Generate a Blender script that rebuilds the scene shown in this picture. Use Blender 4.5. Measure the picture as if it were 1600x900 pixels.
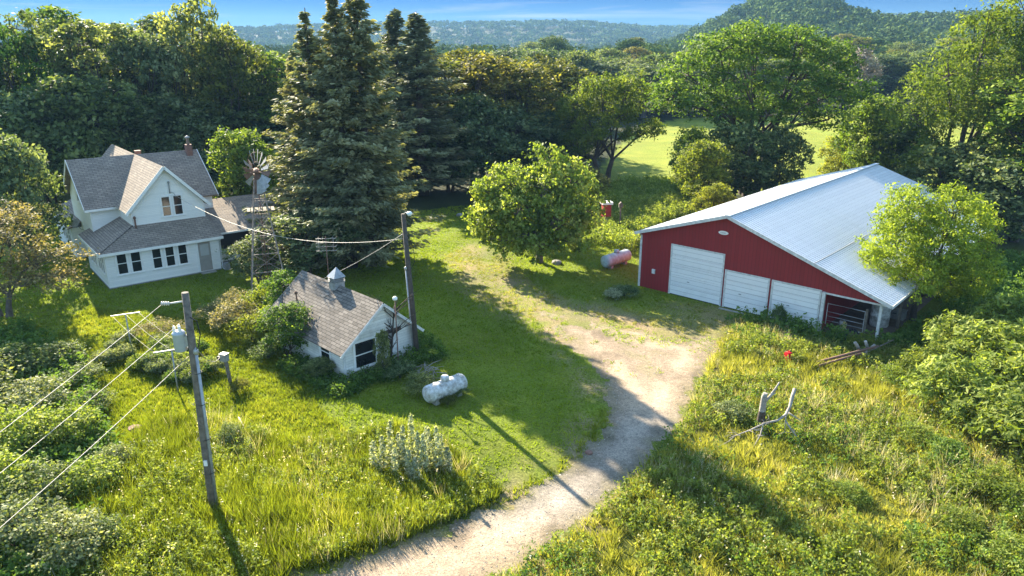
import bpy, math, random
import numpy as np
from math import radians as RAD, sin, cos, pi

for o in list(bpy.data.objects):
    bpy.data.objects.remove(o)
SC = bpy.context.scene
COL = SC.collection
rng = np.random.default_rng(7)
random.seed(7)

# ------------------------------------------------------------------ camera, sky, sun, exposure
CAM_H, FPX, HOR = 15.8, 1150.0, 68.0
PITCH = math.atan((450 - HOR) / FPX)
cam = bpy.data.cameras.new("Camera")
cam.sensor_width = 36.0
cam.lens = 36.0 * FPX / 1600.0
cam.clip_start, cam.clip_end = 0.1, 9000
camo = bpy.data.objects.new("Camera", cam)
camo.location = (0, 0, CAM_H)
camo.rotation_euler = (pi / 2 - PITCH, 0, 0)
COL.objects.link(camo)
SC.camera = camo

SUN_EL, SUN_AZ = RAD(27), RAD(-32)          # azimuth from +Y, negative = to the left
world = bpy.data.worlds.new("World")
SC.world = world
world.use_nodes = True
nt = world.node_tree
nt.nodes.clear()
_o = nt.nodes.new("ShaderNodeOutputWorld")
_b = nt.nodes.new("ShaderNodeBackground")
sky = nt.nodes.new("ShaderNodeTexSky")
sky.sky_type = 'NISHITA'
sky.sun_disc = False
sky.sun_elevation = SUN_EL
sky.sun_rotation = SUN_AZ
sky.air_density = 1.0
sky.dust_density = 0.15
sky.ozone_density = 4.0
sky.altitude = 600
_tc = nt.nodes.new("ShaderNodeTexCoord")
_mp = nt.nodes.new("ShaderNodeMapping")
_mp.inputs['Scale'].default_value = (2.6, 2.6, 42)
_n = nt.nodes.new("ShaderNodeTexNoise")
_n.inputs['Scale'].default_value = 1.6
_n.inputs['Detail'].default_value = 7
_n.inputs['Roughness'].default_value = 0.62
_n.inputs['Distortion'].default_value = 0.6
_r = nt.nodes.new("ShaderNodeValToRGB")
_r.color_ramp.elements[0].position = 0.53
_r.color_ramp.elements[1].position = 0.80
_r.color_ramp.elements[1].color = (0.6, 0.6, 0.6, 1)
_m = nt.nodes.new("ShaderNodeMixRGB")
_m.inputs[2].default_value = (1.0, 1.06, 1.12, 1)
nt.links.new(_tc.outputs['Generated'], _mp.inputs['Vector'])
nt.links.new(_mp.outputs[0], _n.inputs['Vector'])
nt.links.new(_n.outputs['Fac'], _r.inputs[0])
nt.links.new(_r.outputs[0], _m.inputs[0])
_sp = nt.nodes.new("ShaderNodeSeparateXYZ"); nt.links.new(_tc.outputs['Generated'], _sp.inputs[0])
_rg = nt.nodes.new("ShaderNodeValToRGB")
for _p, _c in ((.5, (1.0, .88, .70)), (.2, (.6, .58, .52))): _rg.color_ramp.elements.new(_p).color = (*_c, 1)
_rg.color_ramp.elements[0].color = (.040, .078, .118, 1); _e = _rg.color_ramp.elements.new(.065); _e.color = (.0030, .030, .094, 1)
_rg.color_ramp.elements[-1].color = (1, .88, .70, 1)
nt.links.new(_sp.outputs['Z'], _rg.inputs[0])
_mg = nt.nodes.new("ShaderNodeMixRGB"); _mg.blend_type = 'MULTIPLY'; _mg.inputs[0].default_value = 1
nt.links.new(sky.outputs[0], _mg.inputs[1]); nt.links.new(_rg.outputs[0], _mg.inputs[2]); nt.links.new(_mg.outputs[0], _m.inputs[1])
nt.links.new(_m.outputs[0], _b.inputs[0])
_b.inputs[1].default_value = 0.15
nt.links.new(_b.outputs[0], _o.inputs[0])

sun = bpy.data.lights.new("Sun", 'SUN')
sun.energy = 5.0
sun.angle = RAD(0.5)
sun.color = (1.0, 0.89, 0.70)
suno = bpy.data.objects.new("Sun", sun)
suno.rotation_euler = (pi / 2 - SUN_EL, 0, pi - SUN_AZ)
COL.objects.link(suno)

SC.view_settings.view_transform = 'Standard'
SC.view_settings.look = 'None'
SC.view_settings.exposure = 2.35
SC.view_settings.gamma = 1.0
SC.view_settings.use_curve_mapping = False
cy = SC.cycles
cy.max_bounces = 7
cy.diffuse_bounces = 3
cy.transmission_bounces = 4
cy.glossy_bounces = 2
cy.volume_bounces = 0
cy.caustics_reflective = cy.caustics_refractive = False
cy.use_denoising = True

# ------------------------------------------------------------------ picture geometry -> world places
def ray(x, y):
    return np.array([(x - 800) / FPX, cos(PITCH) - (y - 450) / FPX * sin(PITCH), -sin(PITCH) - (y - 450) / FPX * cos(PITCH)])
def G(x, y, z=0.0):
    d = ray(x, y); t = (z - CAM_H) / d[2]
    return np.array([0, 0, CAM_H]) + d * t
def PY(x, y, Y):
    d = ray(x, y)
    return np.array([0, 0, CAM_H]) + d * (Y / d[1])
def GP(pts):
    return np.array([G(*p)[:2] for p in pts])

# ------------------------------------------------------------------ mesh helpers
def link(o, parent=None):
    COL.objects.link(o)
    if parent is not None:
        o.parent = parent
    return o
def tag(o, label=None, cat=None, group=None, kind=None):
    if label: o["label"] = label
    if cat: o["category"] = cat
    if group: o["group"] = group
    if kind: o["kind"] = kind
    return o
def empty(name, loc, rz=0.0, label=None, cat=None, group=None):
    o = bpy.data.objects.new(name, None)
    o.empty_display_size = 0.3
    o.location = tuple(float(v) for v in loc)
    o.rotation_euler = (0, 0, rz)
    COL.objects.link(o)
    return tag(o, label, cat, group)

def mesh_np(name, V, F, mat=None, tint=None, smooth=False, col=None):
    V = np.asarray(V, np.float32); F = np.asarray(F, np.int32)
    me = bpy.data.meshes.new(name)
    k = F.shape[1]
    me.vertices.add(len(V)); me.vertices.foreach_set("co", V.ravel())
    me.loops.add(F.size); me.loops.foreach_set("vertex_index", F.ravel())
    me.polygons.add(len(F)); me.polygons.foreach_set("loop_start", np.arange(len(F), dtype=np.int32) * k)
    if tint is not None:
        a = me.attributes.new("tint", 'FLOAT', 'FACE'); a.data.foreach_set("value", np.asarray(tint, np.float32))
    if col is not None:
        a = me.color_attributes.new("col", 'FLOAT_COLOR', 'POINT')
        c = np.ones((len(V), 4), np.float32); c[:, :3] = col
        a.data.foreach_set("color", c.ravel())
    if smooth:
        me.polygons.foreach_set("use_smooth", np.ones(len(F), bool))
    me.update(calc_edges=True)
    if mat: me.materials.append(mat)
    return me

def nz(v):
    v = np.asarray(v, float); return v / (np.linalg.norm(v) + 1e-12)

class MB:
    """collects polygons; build() links ONE mesh object, with UVs in metres along each face"""
    def __init__(s): s.v = []; s.f = []; s.sm = []
    def poly(s, pts, smooth=False):
        i = len(s.v); s.v += [tuple(map(float, p)) for p in pts]; s.f.append(tuple(range(i, i + len(pts)))); s.sm.append(smooth); return s
    def box(s, a, b):
        x0, y0, z0 = [min(p, q) for p, q in zip(a, b)]; x1, y1, z1 = [max(p, q) for p, q in zip(a, b)]
        i = len(s.v)
        s.v += [(x0, y0, z0), (x1, y0, z0), (x1, y1, z0), (x0, y1, z0), (x0, y0, z1), (x1, y0, z1), (x1, y1, z1), (x0, y1, z1)]
        for f in ((0, 3, 2, 1), (4, 5, 6, 7), (0, 1, 5, 4), (1, 2, 6, 5), (2, 3, 7, 6), (3, 0, 4, 7)):
            s.f.append(tuple(i + k for k in f)); s.sm.append(False)
        return s
    def slab(s, pts, t):
        """pts counter-clockwise seen from outside; thickness t goes inwards"""
        p = [np.array(q, float) for q in pts]
        n = nz(np.cross(p[1] - p[0], p[2] - p[0])); q = [a - n * t for a in p]
        s.poly(p); s.poly(q[::-1])
        for k in range(len(p)):
            j = (k + 1) % len(p); s.poly([p[k], q[k], q[j], p[j]])
        return s
    def prism(s, outline, axis):
        """outline of 3-D points swept by the vector axis"""
        p = [np.array(q, float) for q in outline]; a = np.array(axis, float); q = [x + a for x in p]
        s.poly(p[::-1]); s.poly(q)
        for k in range(len(p)):
            j = (k + 1) % len(p); s.poly([p[k], p[j], q[j], q[k]])
        return s
    def beam(s, p, q, w, h=None, up=(0, 0, 1)):
        h = h or w; p = np.array(p, float); q = np.array(q, float); d = nz(q - p)
        if abs(d @ np.array(up)) > .98: up = (0, 1, 0)
        x = nz(np.cross(d, up)) * w / 2; y = nz(np.cross(x, d)) * h / 2
        s.prism([p - x - y, p + x - y, p + x + y, p - x + y], q - p)
        return s
    def tube(s, pts, r, n=8, caps=True):
        pts = [np.array(p, float) for p in pts]
        rs = r if isinstance(r, (list, tuple)) else [r] * len(pts)
        base = len(s.v); ref = None
        for k, p in enumerate(pts):
            d = nz(pts[min(k + 1, len(pts) - 1)] - pts[max(k - 1, 0)])
            if ref is None: ref = np.array([1.0, 0, 0]) if abs(d[0]) < .9 else np.array([0, 1.0, 0])
            x = nz(np.cross(d, ref)); y = np.cross(x, d); ref = y * -1 if False else ref
            for j in range(n):
                a = 2 * pi * j / n; s.v.append(tuple(p + (x * cos(a) - y * sin(a)) * rs[k]))
        for k in range(len(pts) - 1):
            for j in range(n):
                a, b = base + k * n + j, base + k * n + (j + 1) % n
                s.f.append((a, b, b + n, a + n)); s.sm.append(True)
        if caps:
            s.f.append(tuple(base + j for j in range(n))[::-1]); s.sm.append(False)
            e = base + (len(pts) - 1) * n; s.f.append(tuple(e + j for j in range(n))); s.sm.append(False)
        return s
    def lathe(s, prof, o, ax=(0, 0, 1), n=16):
        """prof: (radius, distance along ax)"""
        o = np.array(o, float); ax = nz(ax)
        s.tube([o + ax * t for _, t in prof], [max(r, 1e-3) for r, _ in prof], n)
        return s
    def mesh(s, name, mat):
        me = bpy.data.meshes.new(name); me.from_pydata(s.v, [], s.f)
        uv = me.uv_layers.new(name="UVMap")
        me.polygons.foreach_set("use_smooth", s.sm)
        co = np.array(s.v); data = np.zeros((len(me.loops), 2), np.float32)
        for p in me.polygons:
            n = np.array(p.normal); u = np.cross((0, 0, 1), n)
            u = nz(u) if np.linalg.norm(u) > .05 else np.array([1.0, 0, 0])
            w = np.cross(n, u)
            for li in p.loop_indices:
                c = co[me.loops[li].vertex_index]; data[li] = (c @ u, c @ w)
        uv.data.foreach_set("uv", data.ravel())
        if mat: me.materials.append(mat)
        return me
    def build(s, name, mat, parent=None):
        o = bpy.data.objects.new(name, s.mesh(name, mat)); return link(o, parent)

# ------------------------------------------------------------------ materials
def mat_new(name):
    m = bpy.data.materials.new(name); m.use_nodes = True
    t = m.node_tree; b = t.nodes["Principled BSDF"]
    return m, t, b
def nd(t, typ, **kw):
    n = t.nodes.new(typ)
    for k, v in kw.items():
        if k in n.inputs: n.inputs[k].default_value = v
        else: setattr(n, k, v)
    return n
def ramp(t, stops):
    r = t.nodes.new("ShaderNodeValToRGB"); e = r.color_ramp.elements
    while len(e) < len(stops): e.new(0.5)
    for k, (p, c) in enumerate(stops):
        e[k].position = p; e[k].color = (*c, 1) if len(c) == 3 else c
    return r
def simple(name, c, rough=.6, var=.18, scale=3.0, metal=0.0, c2=None, bump=0.0, spec=.4):
    m, t, b = mat_new(name)
    tc = nd(t, "ShaderNodeTexCoord"); n = nd(t, "ShaderNodeTexNoise", Scale=scale, Detail=6.0, Roughness=.65)
    t.links.new(tc.outputs['Object'], n.inputs['Vector'])
    c2 = c2 or tuple(x * (1 - var) for x in c)
    r = ramp(t, [(.35, c2), (.65, c)])
    t.links.new(n.outputs['Fac'], r.inputs[0]); t.links.new(r.outputs[0], b.inputs['Base Color'])
    b.inputs['Roughness'].default_value = rough; b.inputs['Metallic'].default_value = metal
    b.inputs['Specular IOR Level'].default_value = spec
    if bump:
        bp = nd(t, "ShaderNodeBump", Strength=bump, Distance=.03); t.links.new(n.outputs['Fac'], bp.inputs['Height']); t.links.new(bp.outputs[0], b.inputs['Normal'])
    return m
def uvmat(name, c, c2, line_axis='V', period=.12, depth=.012, line_dark=.75, rough=.6, dirt=.25, dirtc=(.3, .3, .27)):
    """boards or ribs: a saw profile along one UV axis, with grime"""
    m, t, b = mat_new(name)
    uv = nd(t, "ShaderNodeUVMap"); sp = nd(t, "ShaderNodeSeparateXYZ"); t.links.new(uv.outputs[0], sp.inputs[0])
    mu = nd(t, "ShaderNodeMath", operation='MULTIPLY'); mu.inputs[1].default_value = 1 / period
    t.links.new(sp.outputs['Y' if line_axis == 'V' else 'X'], mu.inputs[0])
    fr = nd(t, "ShaderNodeMath", operation='FRACT'); t.links.new(mu.outputs[0], fr.inputs[0])
    ln = ramp(t, [(0.0, (line_dark,) * 3), (.14, (1, 1, 1))]); t.links.new(fr.outputs[0], ln.inputs[0])
    fl = nd(t, "ShaderNodeMath", operation='FLOOR'); t.links.new(mu.outputs[0], fl.inputs[0])
    wn = nd(t, "ShaderNodeTexWhiteNoise", noise_dimensions='1D'); t.links.new(fl.outputs[0], wn.inputs['W'])
    tc = nd(t, "ShaderNodeTexCoord"); n = nd(t, "ShaderNodeTexNoise", Scale=1.3, Detail=8.0, Roughness=.7)
    t.links.new(tc.outputs['Object'], n.inputs['Vector'])
    mx = nd(t, "ShaderNodeMixRGB"); mx.inputs[1].default_value = (*c, 1); mx.inputs[2].default_value = (*c2, 1)
    t.links.new(wn.outputs['Value'], mx.inputs[0])
    dr = ramp(t, [(.5, (0, 0, 0)), (.8, (dirt,) * 3)]); t.links.new(n.outputs['Fac'], dr.inputs[0])
    m2 = nd(t, "ShaderNodeMixRGB"); m2.inputs[2].default_value = (*dirtc, 1)
    t.links.new(dr.outputs[0], m2.inputs[0]); t.links.new(mx.outputs[0], m2.inputs[1])
    m3 = nd(t, "ShaderNodeMixRGB", blend_type='MULTIPLY'); m3.inputs[0].default_value = 1
    t.links.new(m2.outputs[0], m3.inputs[1]); t.links.new(ln.outputs[0], m3.inputs[2]); t.links.new(m3.outputs[0], b.inputs['Base Color'])
    bp = nd(t, "ShaderNodeBump", Strength=.7, Distance=depth); t.links.new(fr.outputs[0], bp.inputs['Height']); t.links.new(bp.outputs[0], b.inputs['Normal'])
    b.inputs['Roughness'].default_value = rough
    return m
def shingles(name, c, c2, mortar, stain=(.06, .06, .05)):
    m, t, b = mat_new(name)
    uv = nd(t, "ShaderNodeUVMap")
    br = nd(t, "ShaderNodeTexBrick", Scale=1.0)
    br.inputs['Brick Width'].default_value = .42; br.inputs['Row Height'].default_value = .17
    br.inputs['Mortar Size'].default_value = .014; br.inputs['Color1'].default_value = (*c, 1); br.inputs['Color2'].default_value = (*c2, 1); br.inputs['Mortar'].default_value = (*mortar, 1)
    br.inputs['Bias'].default_value = 0.0
    t.links.new(uv.outputs[0], br.inputs['Vector'])
    tc = nd(t, "ShaderNodeTexCoord"); n = nd(t, "ShaderNodeTexNoise", Scale=.9, Detail=8.0, Roughness=.7)
    t.links.new(tc.outputs['Object'], n.inputs['Vector'])
    mx = nd(t, "ShaderNodeMixRGB"); mx.inputs[2].default_value = (*stain, 1)
    r = ramp(t, [(.42, (0, 0, 0)), (.75, (.6, .6, .6))]); t.links.new(n.outputs['Fac'], r.inputs[0])
    t.links.new(r.outputs[0], mx.inputs[0]); t.links.new(br.outputs['Color'], mx.inputs[1]); t.links.new(mx.outputs[0], b.inputs['Base Color'])
    bp = nd(t, "ShaderNodeBump", Strength=.5, Distance=.01); t.links.new(br.outputs['Fac'], bp.inputs['Height']); bp.invert = True
    t.links.new(bp.outputs[0], b.inputs['Normal'])
    b.inputs['Roughness'].default_value = .9; b.inputs['Specular IOR Level'].default_value = .12
    return m
def leafmat(name, dark, mid, lite, trans=.42, hue=.03, gloss=.3):
    m = bpy.data.materials.new(name); m.use_nodes = True; t = m.node_tree; t.nodes.clear()
    dark, mid, lite = [tuple(min(.6, v * k) for v in c) for c, k in ((dark, 1.05), (mid, 1.45), (lite, 1.7))]
    out = nd(t, "ShaderNodeOutputMaterial"); at = nd(t, "ShaderNodeAttribute", attribute_name="tint")
    r = ramp(t, [(0, dark), (.55, mid), (1, lite)]); t.links.new(at.outputs['Fac'], r.inputs[0])
    oi = nd(t, "ShaderNodeObjectInfo"); hs = nd(t, "ShaderNodeHueSaturation")
    mr = nd(t, "ShaderNodeMapRange"); mr.inputs['To Min'].default_value = .5 - hue; mr.inputs['To Max'].default_value = .5 + hue * .6
    t.links.new(oi.outputs['Random'], mr.inputs['Value']); t.links.new(mr.outputs[0], hs.inputs['Hue'])
    mv = nd(t, "ShaderNodeMapRange"); mv.inputs['To Min'].default_value = 1.18; mv.inputs['To Max'].default_value = .82
    t.links.new(oi.outputs['Random'], mv.inputs['Value']); t.links.new(mv.outputs[0], hs.inputs['Value'])
    t.links.new(r.outputs[0], hs.inputs['Color'])
    p = nd(t, "ShaderNodeBsdfPrincipled"); p.inputs['Roughness'].default_value = .65; p.inputs['Specular IOR Level'].default_value = gloss * .5
    t.links.new(hs.outputs[0], p.inputs['Base Color'])
    tr = nd(t, "ShaderNodeBsdfTranslucent")
    ty = nd(t, "ShaderNodeMixRGB", blend_type='MULTIPLY'); ty.inputs[0].default_value = 1; ty.inputs[2].default_value = (1.5, 1.45, .55, 1)
    t.links.new(hs.outputs[0], ty.inputs[1]); t.links.new(ty.outputs[0], tr.inputs['Color'])
    mx = nd(t, "ShaderNodeMixShader"); mx.inputs[0].default_value = trans
    t.links.new(p.outputs[0], mx.inputs[1]); t.links.new(tr.outputs[0], mx.inputs[2]); t.links.new(mx.outputs[0], out.inputs['Surface'])
    return m

M = {}
M['siding'] = uvmat('white_clapboard', (.88, .85, .79), (.80, .78, .73), 'V', .115, .012, .74, .55, .14, (.45, .44, .40))
M['shed_siding'] = uvmat('weathered_clapboard', (.84, .815, .75), (.68, .66, .60), 'V', .14, .016, .5, .7, .75, (.36, .34, .29))
M['white'] = simple('white_paint', (.84, .815, .76), .5, .12)
M['dirtywhite'] = simple('weathered_white_paint', (.7, .69, .65), .6, .35, 5)
M['cream'] = simple('cream_door_paint', (.34, .305, .26), .5, .12)
M['shingle'] = shingles('grey_shingles', (.36, .295, .23), (.25, .205, .165), (.09, .08, .07), (.14, .115, .095))
M['shed_shingle'] = shingles('brown_grey_shingles', (.26, .225, .19), (.15, .13, .11), (.05, .045, .04), (.075, .065, .055))
M['glass'] = simple('dark_window_glass', (.018, .02, .022), .08, .3, 2, spec=.5)
M['curtain'] = simple('pale_curtain', (.45, .44, .40), .8, .1)
M['screen'] = simple('dark_screen', (.025, .022, .02), .7, .2)
M['brick'] = simple('red_brick', (.25, .13, .095), .85, .3, 12, c2=(.15, .085, .065))
M['stone'] = simple('grey_foundation', (.28, .27, .25), .9, .3, 4)
M['metal'] = simple('galvanised_metal', (.40, .41, .41), .5, .3, 4, metal=.5)
M['dullmetal'] = simple('dull_grey_metal', (.38, .38, .37), .6, .35, 6, metal=.4)
M['rust'] = simple('rusty_iron', (.22, .11, .07), .8, .45, 8, c2=(.12, .075, .06))
M['black'] = simple('black_rubber', (.015, .015, .016), .7, .2)
M['red'] = uvmat('red_ribbed_steel', (.26, .014, .017), (.225, .012, .014), 'X', .2286, .02, .5, .6, .2, (.17, .03, .03))
M['redpaint'] = simple('red_paint', (.34, .03, .03), .55, .2)
M['redplastic'] = simple('bright_red_plastic', (.75, .015, .03), .4, .1)
M['roofsteel'] = simple('white_roof_steel', (.58, .60, .62), .42, .10, .5, metal=.1, c2=(.52, .54, .56))
M['roofsheet'] = uvmat('white_ribbed_roof', (.74, .745, .74), (.66, .67, .675), 'X', .30, .02, .55, .45, .2, (.45, .43, .40))
M['doorpanel'] = uvmat('white_door_panels', (.86, .85, .82), (.80, .795, .775), 'V', .305, .02, .5, .5, .35, (.5, .49, .45))
M['wood'] = simple('grey_weathered_wood', (.20, .165, .13), .9, .4, 5, c2=(.09, .075, .06), bump=.4)
M['darkwood'] = simple('dark_pole_wood', (.10, .08, .065), .9, .4, 5, bump=.4)
M['palewood'] = simple('bleached_dead_wood', (.40, .36, .31), .85, .35, 7, c2=(.18, .155, .13), bump=.4)
M['bark'] = simple('tree_bark', (.085, .065, .05), .95, .45, 6, bump=.5)
M['barkpale'] = simple('pale_tree_bark', (.16, .13, .105), .95, .45, 6, bump=.5)
M['tank'] = simple('chalky_white_tank_paint', (.66, .66, .64), .65, .3, 5, c2=(.26, .24, .20))
M['tankpink'] = simple('faded_pinkish_tank_paint', (.43, .53, .55), .6, .3, 4, c2=(.28, .29, .28))
M['wire'] = simple('grey_wire', (.34, .31, .28), .6, .1)
M['tower'] = simple('brown_weathered_steel', (.30, .25, .21), .8, .4, 6, c2=(.18, .13, .10))
M['wirelight'] = simple('pale_wire', (.40, .355, .30), .5, .1)
M['yellow'] = simple('faded_yellow_plastic', (.55, .45, .16), .5, .2)
M['concrete'] = simple('pale_concrete', (.36, .34, .30), .9, .25, 3)
M['dirtfloor'] = simple('dirt_floor', (.16, .12, .09), .95, .4, 2)
M['lampglass'] = simple('frosted_lamp_cover', (.75, .78, .78), .2, .05)
M['leaf_oak'] = leafmat('oak_leaves', (.026, .046, .017), (.080, .113, .038), (.18, .205, .08))
M['leaf_dark'] = leafmat('dark_green_leaves', (.022, .042, .018), (.066, .102, .040), (.155, .185, .09), .35)
M['leaf_olive'] = leafmat('olive_leaves', (.038, .048, .014), (.078, .088, .02), (.15, .15, .035))
M['leaf_green'] = leafmat('fresh_green_leaves', (.036, .072, .013), (.070, .122, .02), (.13, .175, .03))
M['leaf_lime'] = leafmat('lime_green_leaves', (.06, .09, .014), (.105, .135, .02), (.17, .185, .03), .48)
M['leaf_yellow'] = leafmat('golden_green_leaves', (.070, .115, .012), (.125, .175, .018), (.19, .235, .035), .45, .01)
M['leaf_grey'] = leafmat('grey_green_leaves', (.05, .075, .030), (.10, .13, .055), (.20, .22, .11), .35)
M['leaf_brown'] = leafmat('russet_green_leaves', (.07, .066, .028), (.13, .12, .048), (.23, .19, .09), .35)
M['leaf_bronze'] = leafmat('dusky_bronze_leaves', (.065, .068, .032), (.12, .12, .055), (.22, .20, .10), .3)
M['needle'] = leafmat('spruce_needles', (.044, .056, .028), (.115, .126, .064), (.23, .23, .125), .25)
M['leaf_far'] = leafmat('far_wood_leaves', (.035, .060, .020), (.055, .088, .026), (.085, .12, .036), .08, .03, 0.0)
M['leaf_bare'] = leafmat('bare_twigs', (.10, .085, .065), (.16, .135, .105), (.22, .19, .15), .1)
M['grass'] = leafmat('tall_grass_blades', (.045, .06, .010), (.115, .145, .014), (.235, .23, .045), .5, 0)
M['lawnblade'] = leafmat('lawn_blades', (.075, .11, .010), (.13, .18, .014), (.21, .235, .028), .5, 0)
M['meadow'] = leafmat('meadow_blades', (.075, .095, .018), (.165, .172, .034), (.32, .285, .10), .48, 0)
M['herb'] = leafmat('meadow_herb_leaves', (.055, .085, .015), (.115, .155, .026), (.22, .24, .07), .45, 0)
M['shadeweed'] = leafmat('lush_weed_leaves', (.03, .06, .012), (.055, .10, .018), (.10, .15, .03), .4, 0)
M['sage'] = leafmat('pale_sage_leaves', (.13, .155, .09), (.23, .255, .155), (.38, .39, .26), .35, 0)
M['seed'] = leafmat('pale_seed_heads', (.26, .22, .13), (.40, .35, .22), (.55, .50, .38), .3, 0)

# ------------------------------------------------------------------ ground shapes
DRIVE = GP([(380, 940), (450, 904), (520, 886), (600, 858), (700, 820), (795, 783), (850, 752), (905, 714), (935, 680), (947, 640), (944, 600),
            (922, 570), (895, 548), (860, 520), (832, 494), (845, 481), (900, 492), (950, 500), (1000, 512), (1040, 524), (1075, 530), (1105, 522), (1125, 515), (1118, 545), (1100, 580), (1082, 612),
            (1066, 655), (1040, 690), (1005, 730), (950, 780), (890, 830), (830, 868), (770, 904), (700, 950), (640, 990), (500, 1010)])
TALL_L = GP([(190, 705), (240, 660), (330, 655), (420, 680), (490, 695), (560, 682), (620, 665), (690, 690), (735, 725), (790, 775), (700, 815), (600, 853), (520, 880), (450, 898), (400, 930), (60, 960), (120, 800)])
MID_L = GP([(60, 560), (130, 480), (240, 490), (330, 500), (400, 540), (480, 560), (500, 640), (560, 684), (490, 700), (420, 685), (330, 660), (240, 664), (190, 710), (60, 700)])
MEADOW = GP([(1112, 560), (1135, 520), (1175, 505), (1250, 524), (1300, 540), (1400, 545), (1600, 540), (1760, 560), (1800, 1000), (680, 980), (775, 906), (835, 870), (895, 832), (955, 782), (1010, 732), (1045, 692), (1072, 655), (1088, 612)])
FIELD = np.array([(9, 86), (24, 80), (60, 84), (110, 100), (150, 150), (150, 196), (100, 186), (60, 172), (38, 168), (26, 150), (17, 120)])
WORN = GP([(690, 400), (740, 380), (790, 400), (840, 450), (900, 470), (1000, 485), (1060, 470), (1120, 480), (1180, 500), (1120, 560), (1000, 545), (900, 520), (800, 490), (740, 460)])

def sdf(P, poly):
    """signed distance, negative inside"""
    P = np.asarray(P, float); d = np.full(len(P), 1e9); ins = np.zeros(len(P), bool)
    for k in range(len(poly)):
        a, b = poly[k], poly[(k + 1) % len(poly)]; e = b - a; w = P - a
        t = np.clip((w @ e) / (e @ e), 0, 1); d = np.minimum(d, np.linalg.norm(w - t[:, None] * e, axis=1))
        c = ((a[1] > P[:, 1]) != (b[1] > P[:, 1])) & (P[:, 0] < (b[0] - a[0]) * (P[:, 1] - a[1]) / (b[1] - a[1] + 1e-12) + a[0])
        ins ^= c
    return np.where(ins, -d, d)
_ph = rng.uniform(0, 6.28, (24, 3))
def noise2(P, s):
    """cheap smooth noise, about 0..1"""
    x, y = P[:, 0] / s, P[:, 1] / s; r = 0
    for k in range(12):
        a = _ph[k, 0]; f = 1 + .35 * k
        r = r + np.sin(f * (x * cos(a) + y * sin(a)) + _ph[k, 1]) / (1 + .25 * k)
    return np.clip(.5 + r / 6.5, 0, 1)
def sstep(a, b, x):
    t = np.clip((x - a) / (b - a), 0, 1); return t * t * (3 - 2 * t)

def height(X, Y):
    """far hills; the farmyard and the fields are flat"""
    px = 800 + FPX * X / np.maximum(Y, 1) * .985
    h = np.zeros_like(X)
    far = np.interp(px, [-400, 300, 430, 520, 680, 800, 900, 1000, 1090, 1250, 1400, 1560, 1900], [46, 42, 40, 46, 56, 53, 50, 40, 44, 66, 74, 74, 60])
    h = np.maximum(h, far * sstep(1250, 1800, Y + 60 * np.sin(X / 170.0)) * (1 + .05 * np.sin(X / 90.0)))
    cx, cyy = 206, 600
    g = 34 * np.exp(-(((X - cx) / 49) ** 2) - ((Y - cyy) / 120) ** 2) + 4 * np.exp(-(((X - cx - 58) / 34) ** 2) - ((Y - cyy) / 110) ** 2)
    sh = 16 * sstep(240, 300, X) * sstep(380, 560, Y)
    h = np.maximum(h, np.maximum(g, sh * np.ones_like(h)))
    h = h + 7 * sstep(260, 520, Y) * sstep(0, 140, X - 60) * (1 - sstep(900, 1300, Y))
    return h * sstep(210, 330, Y)

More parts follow.
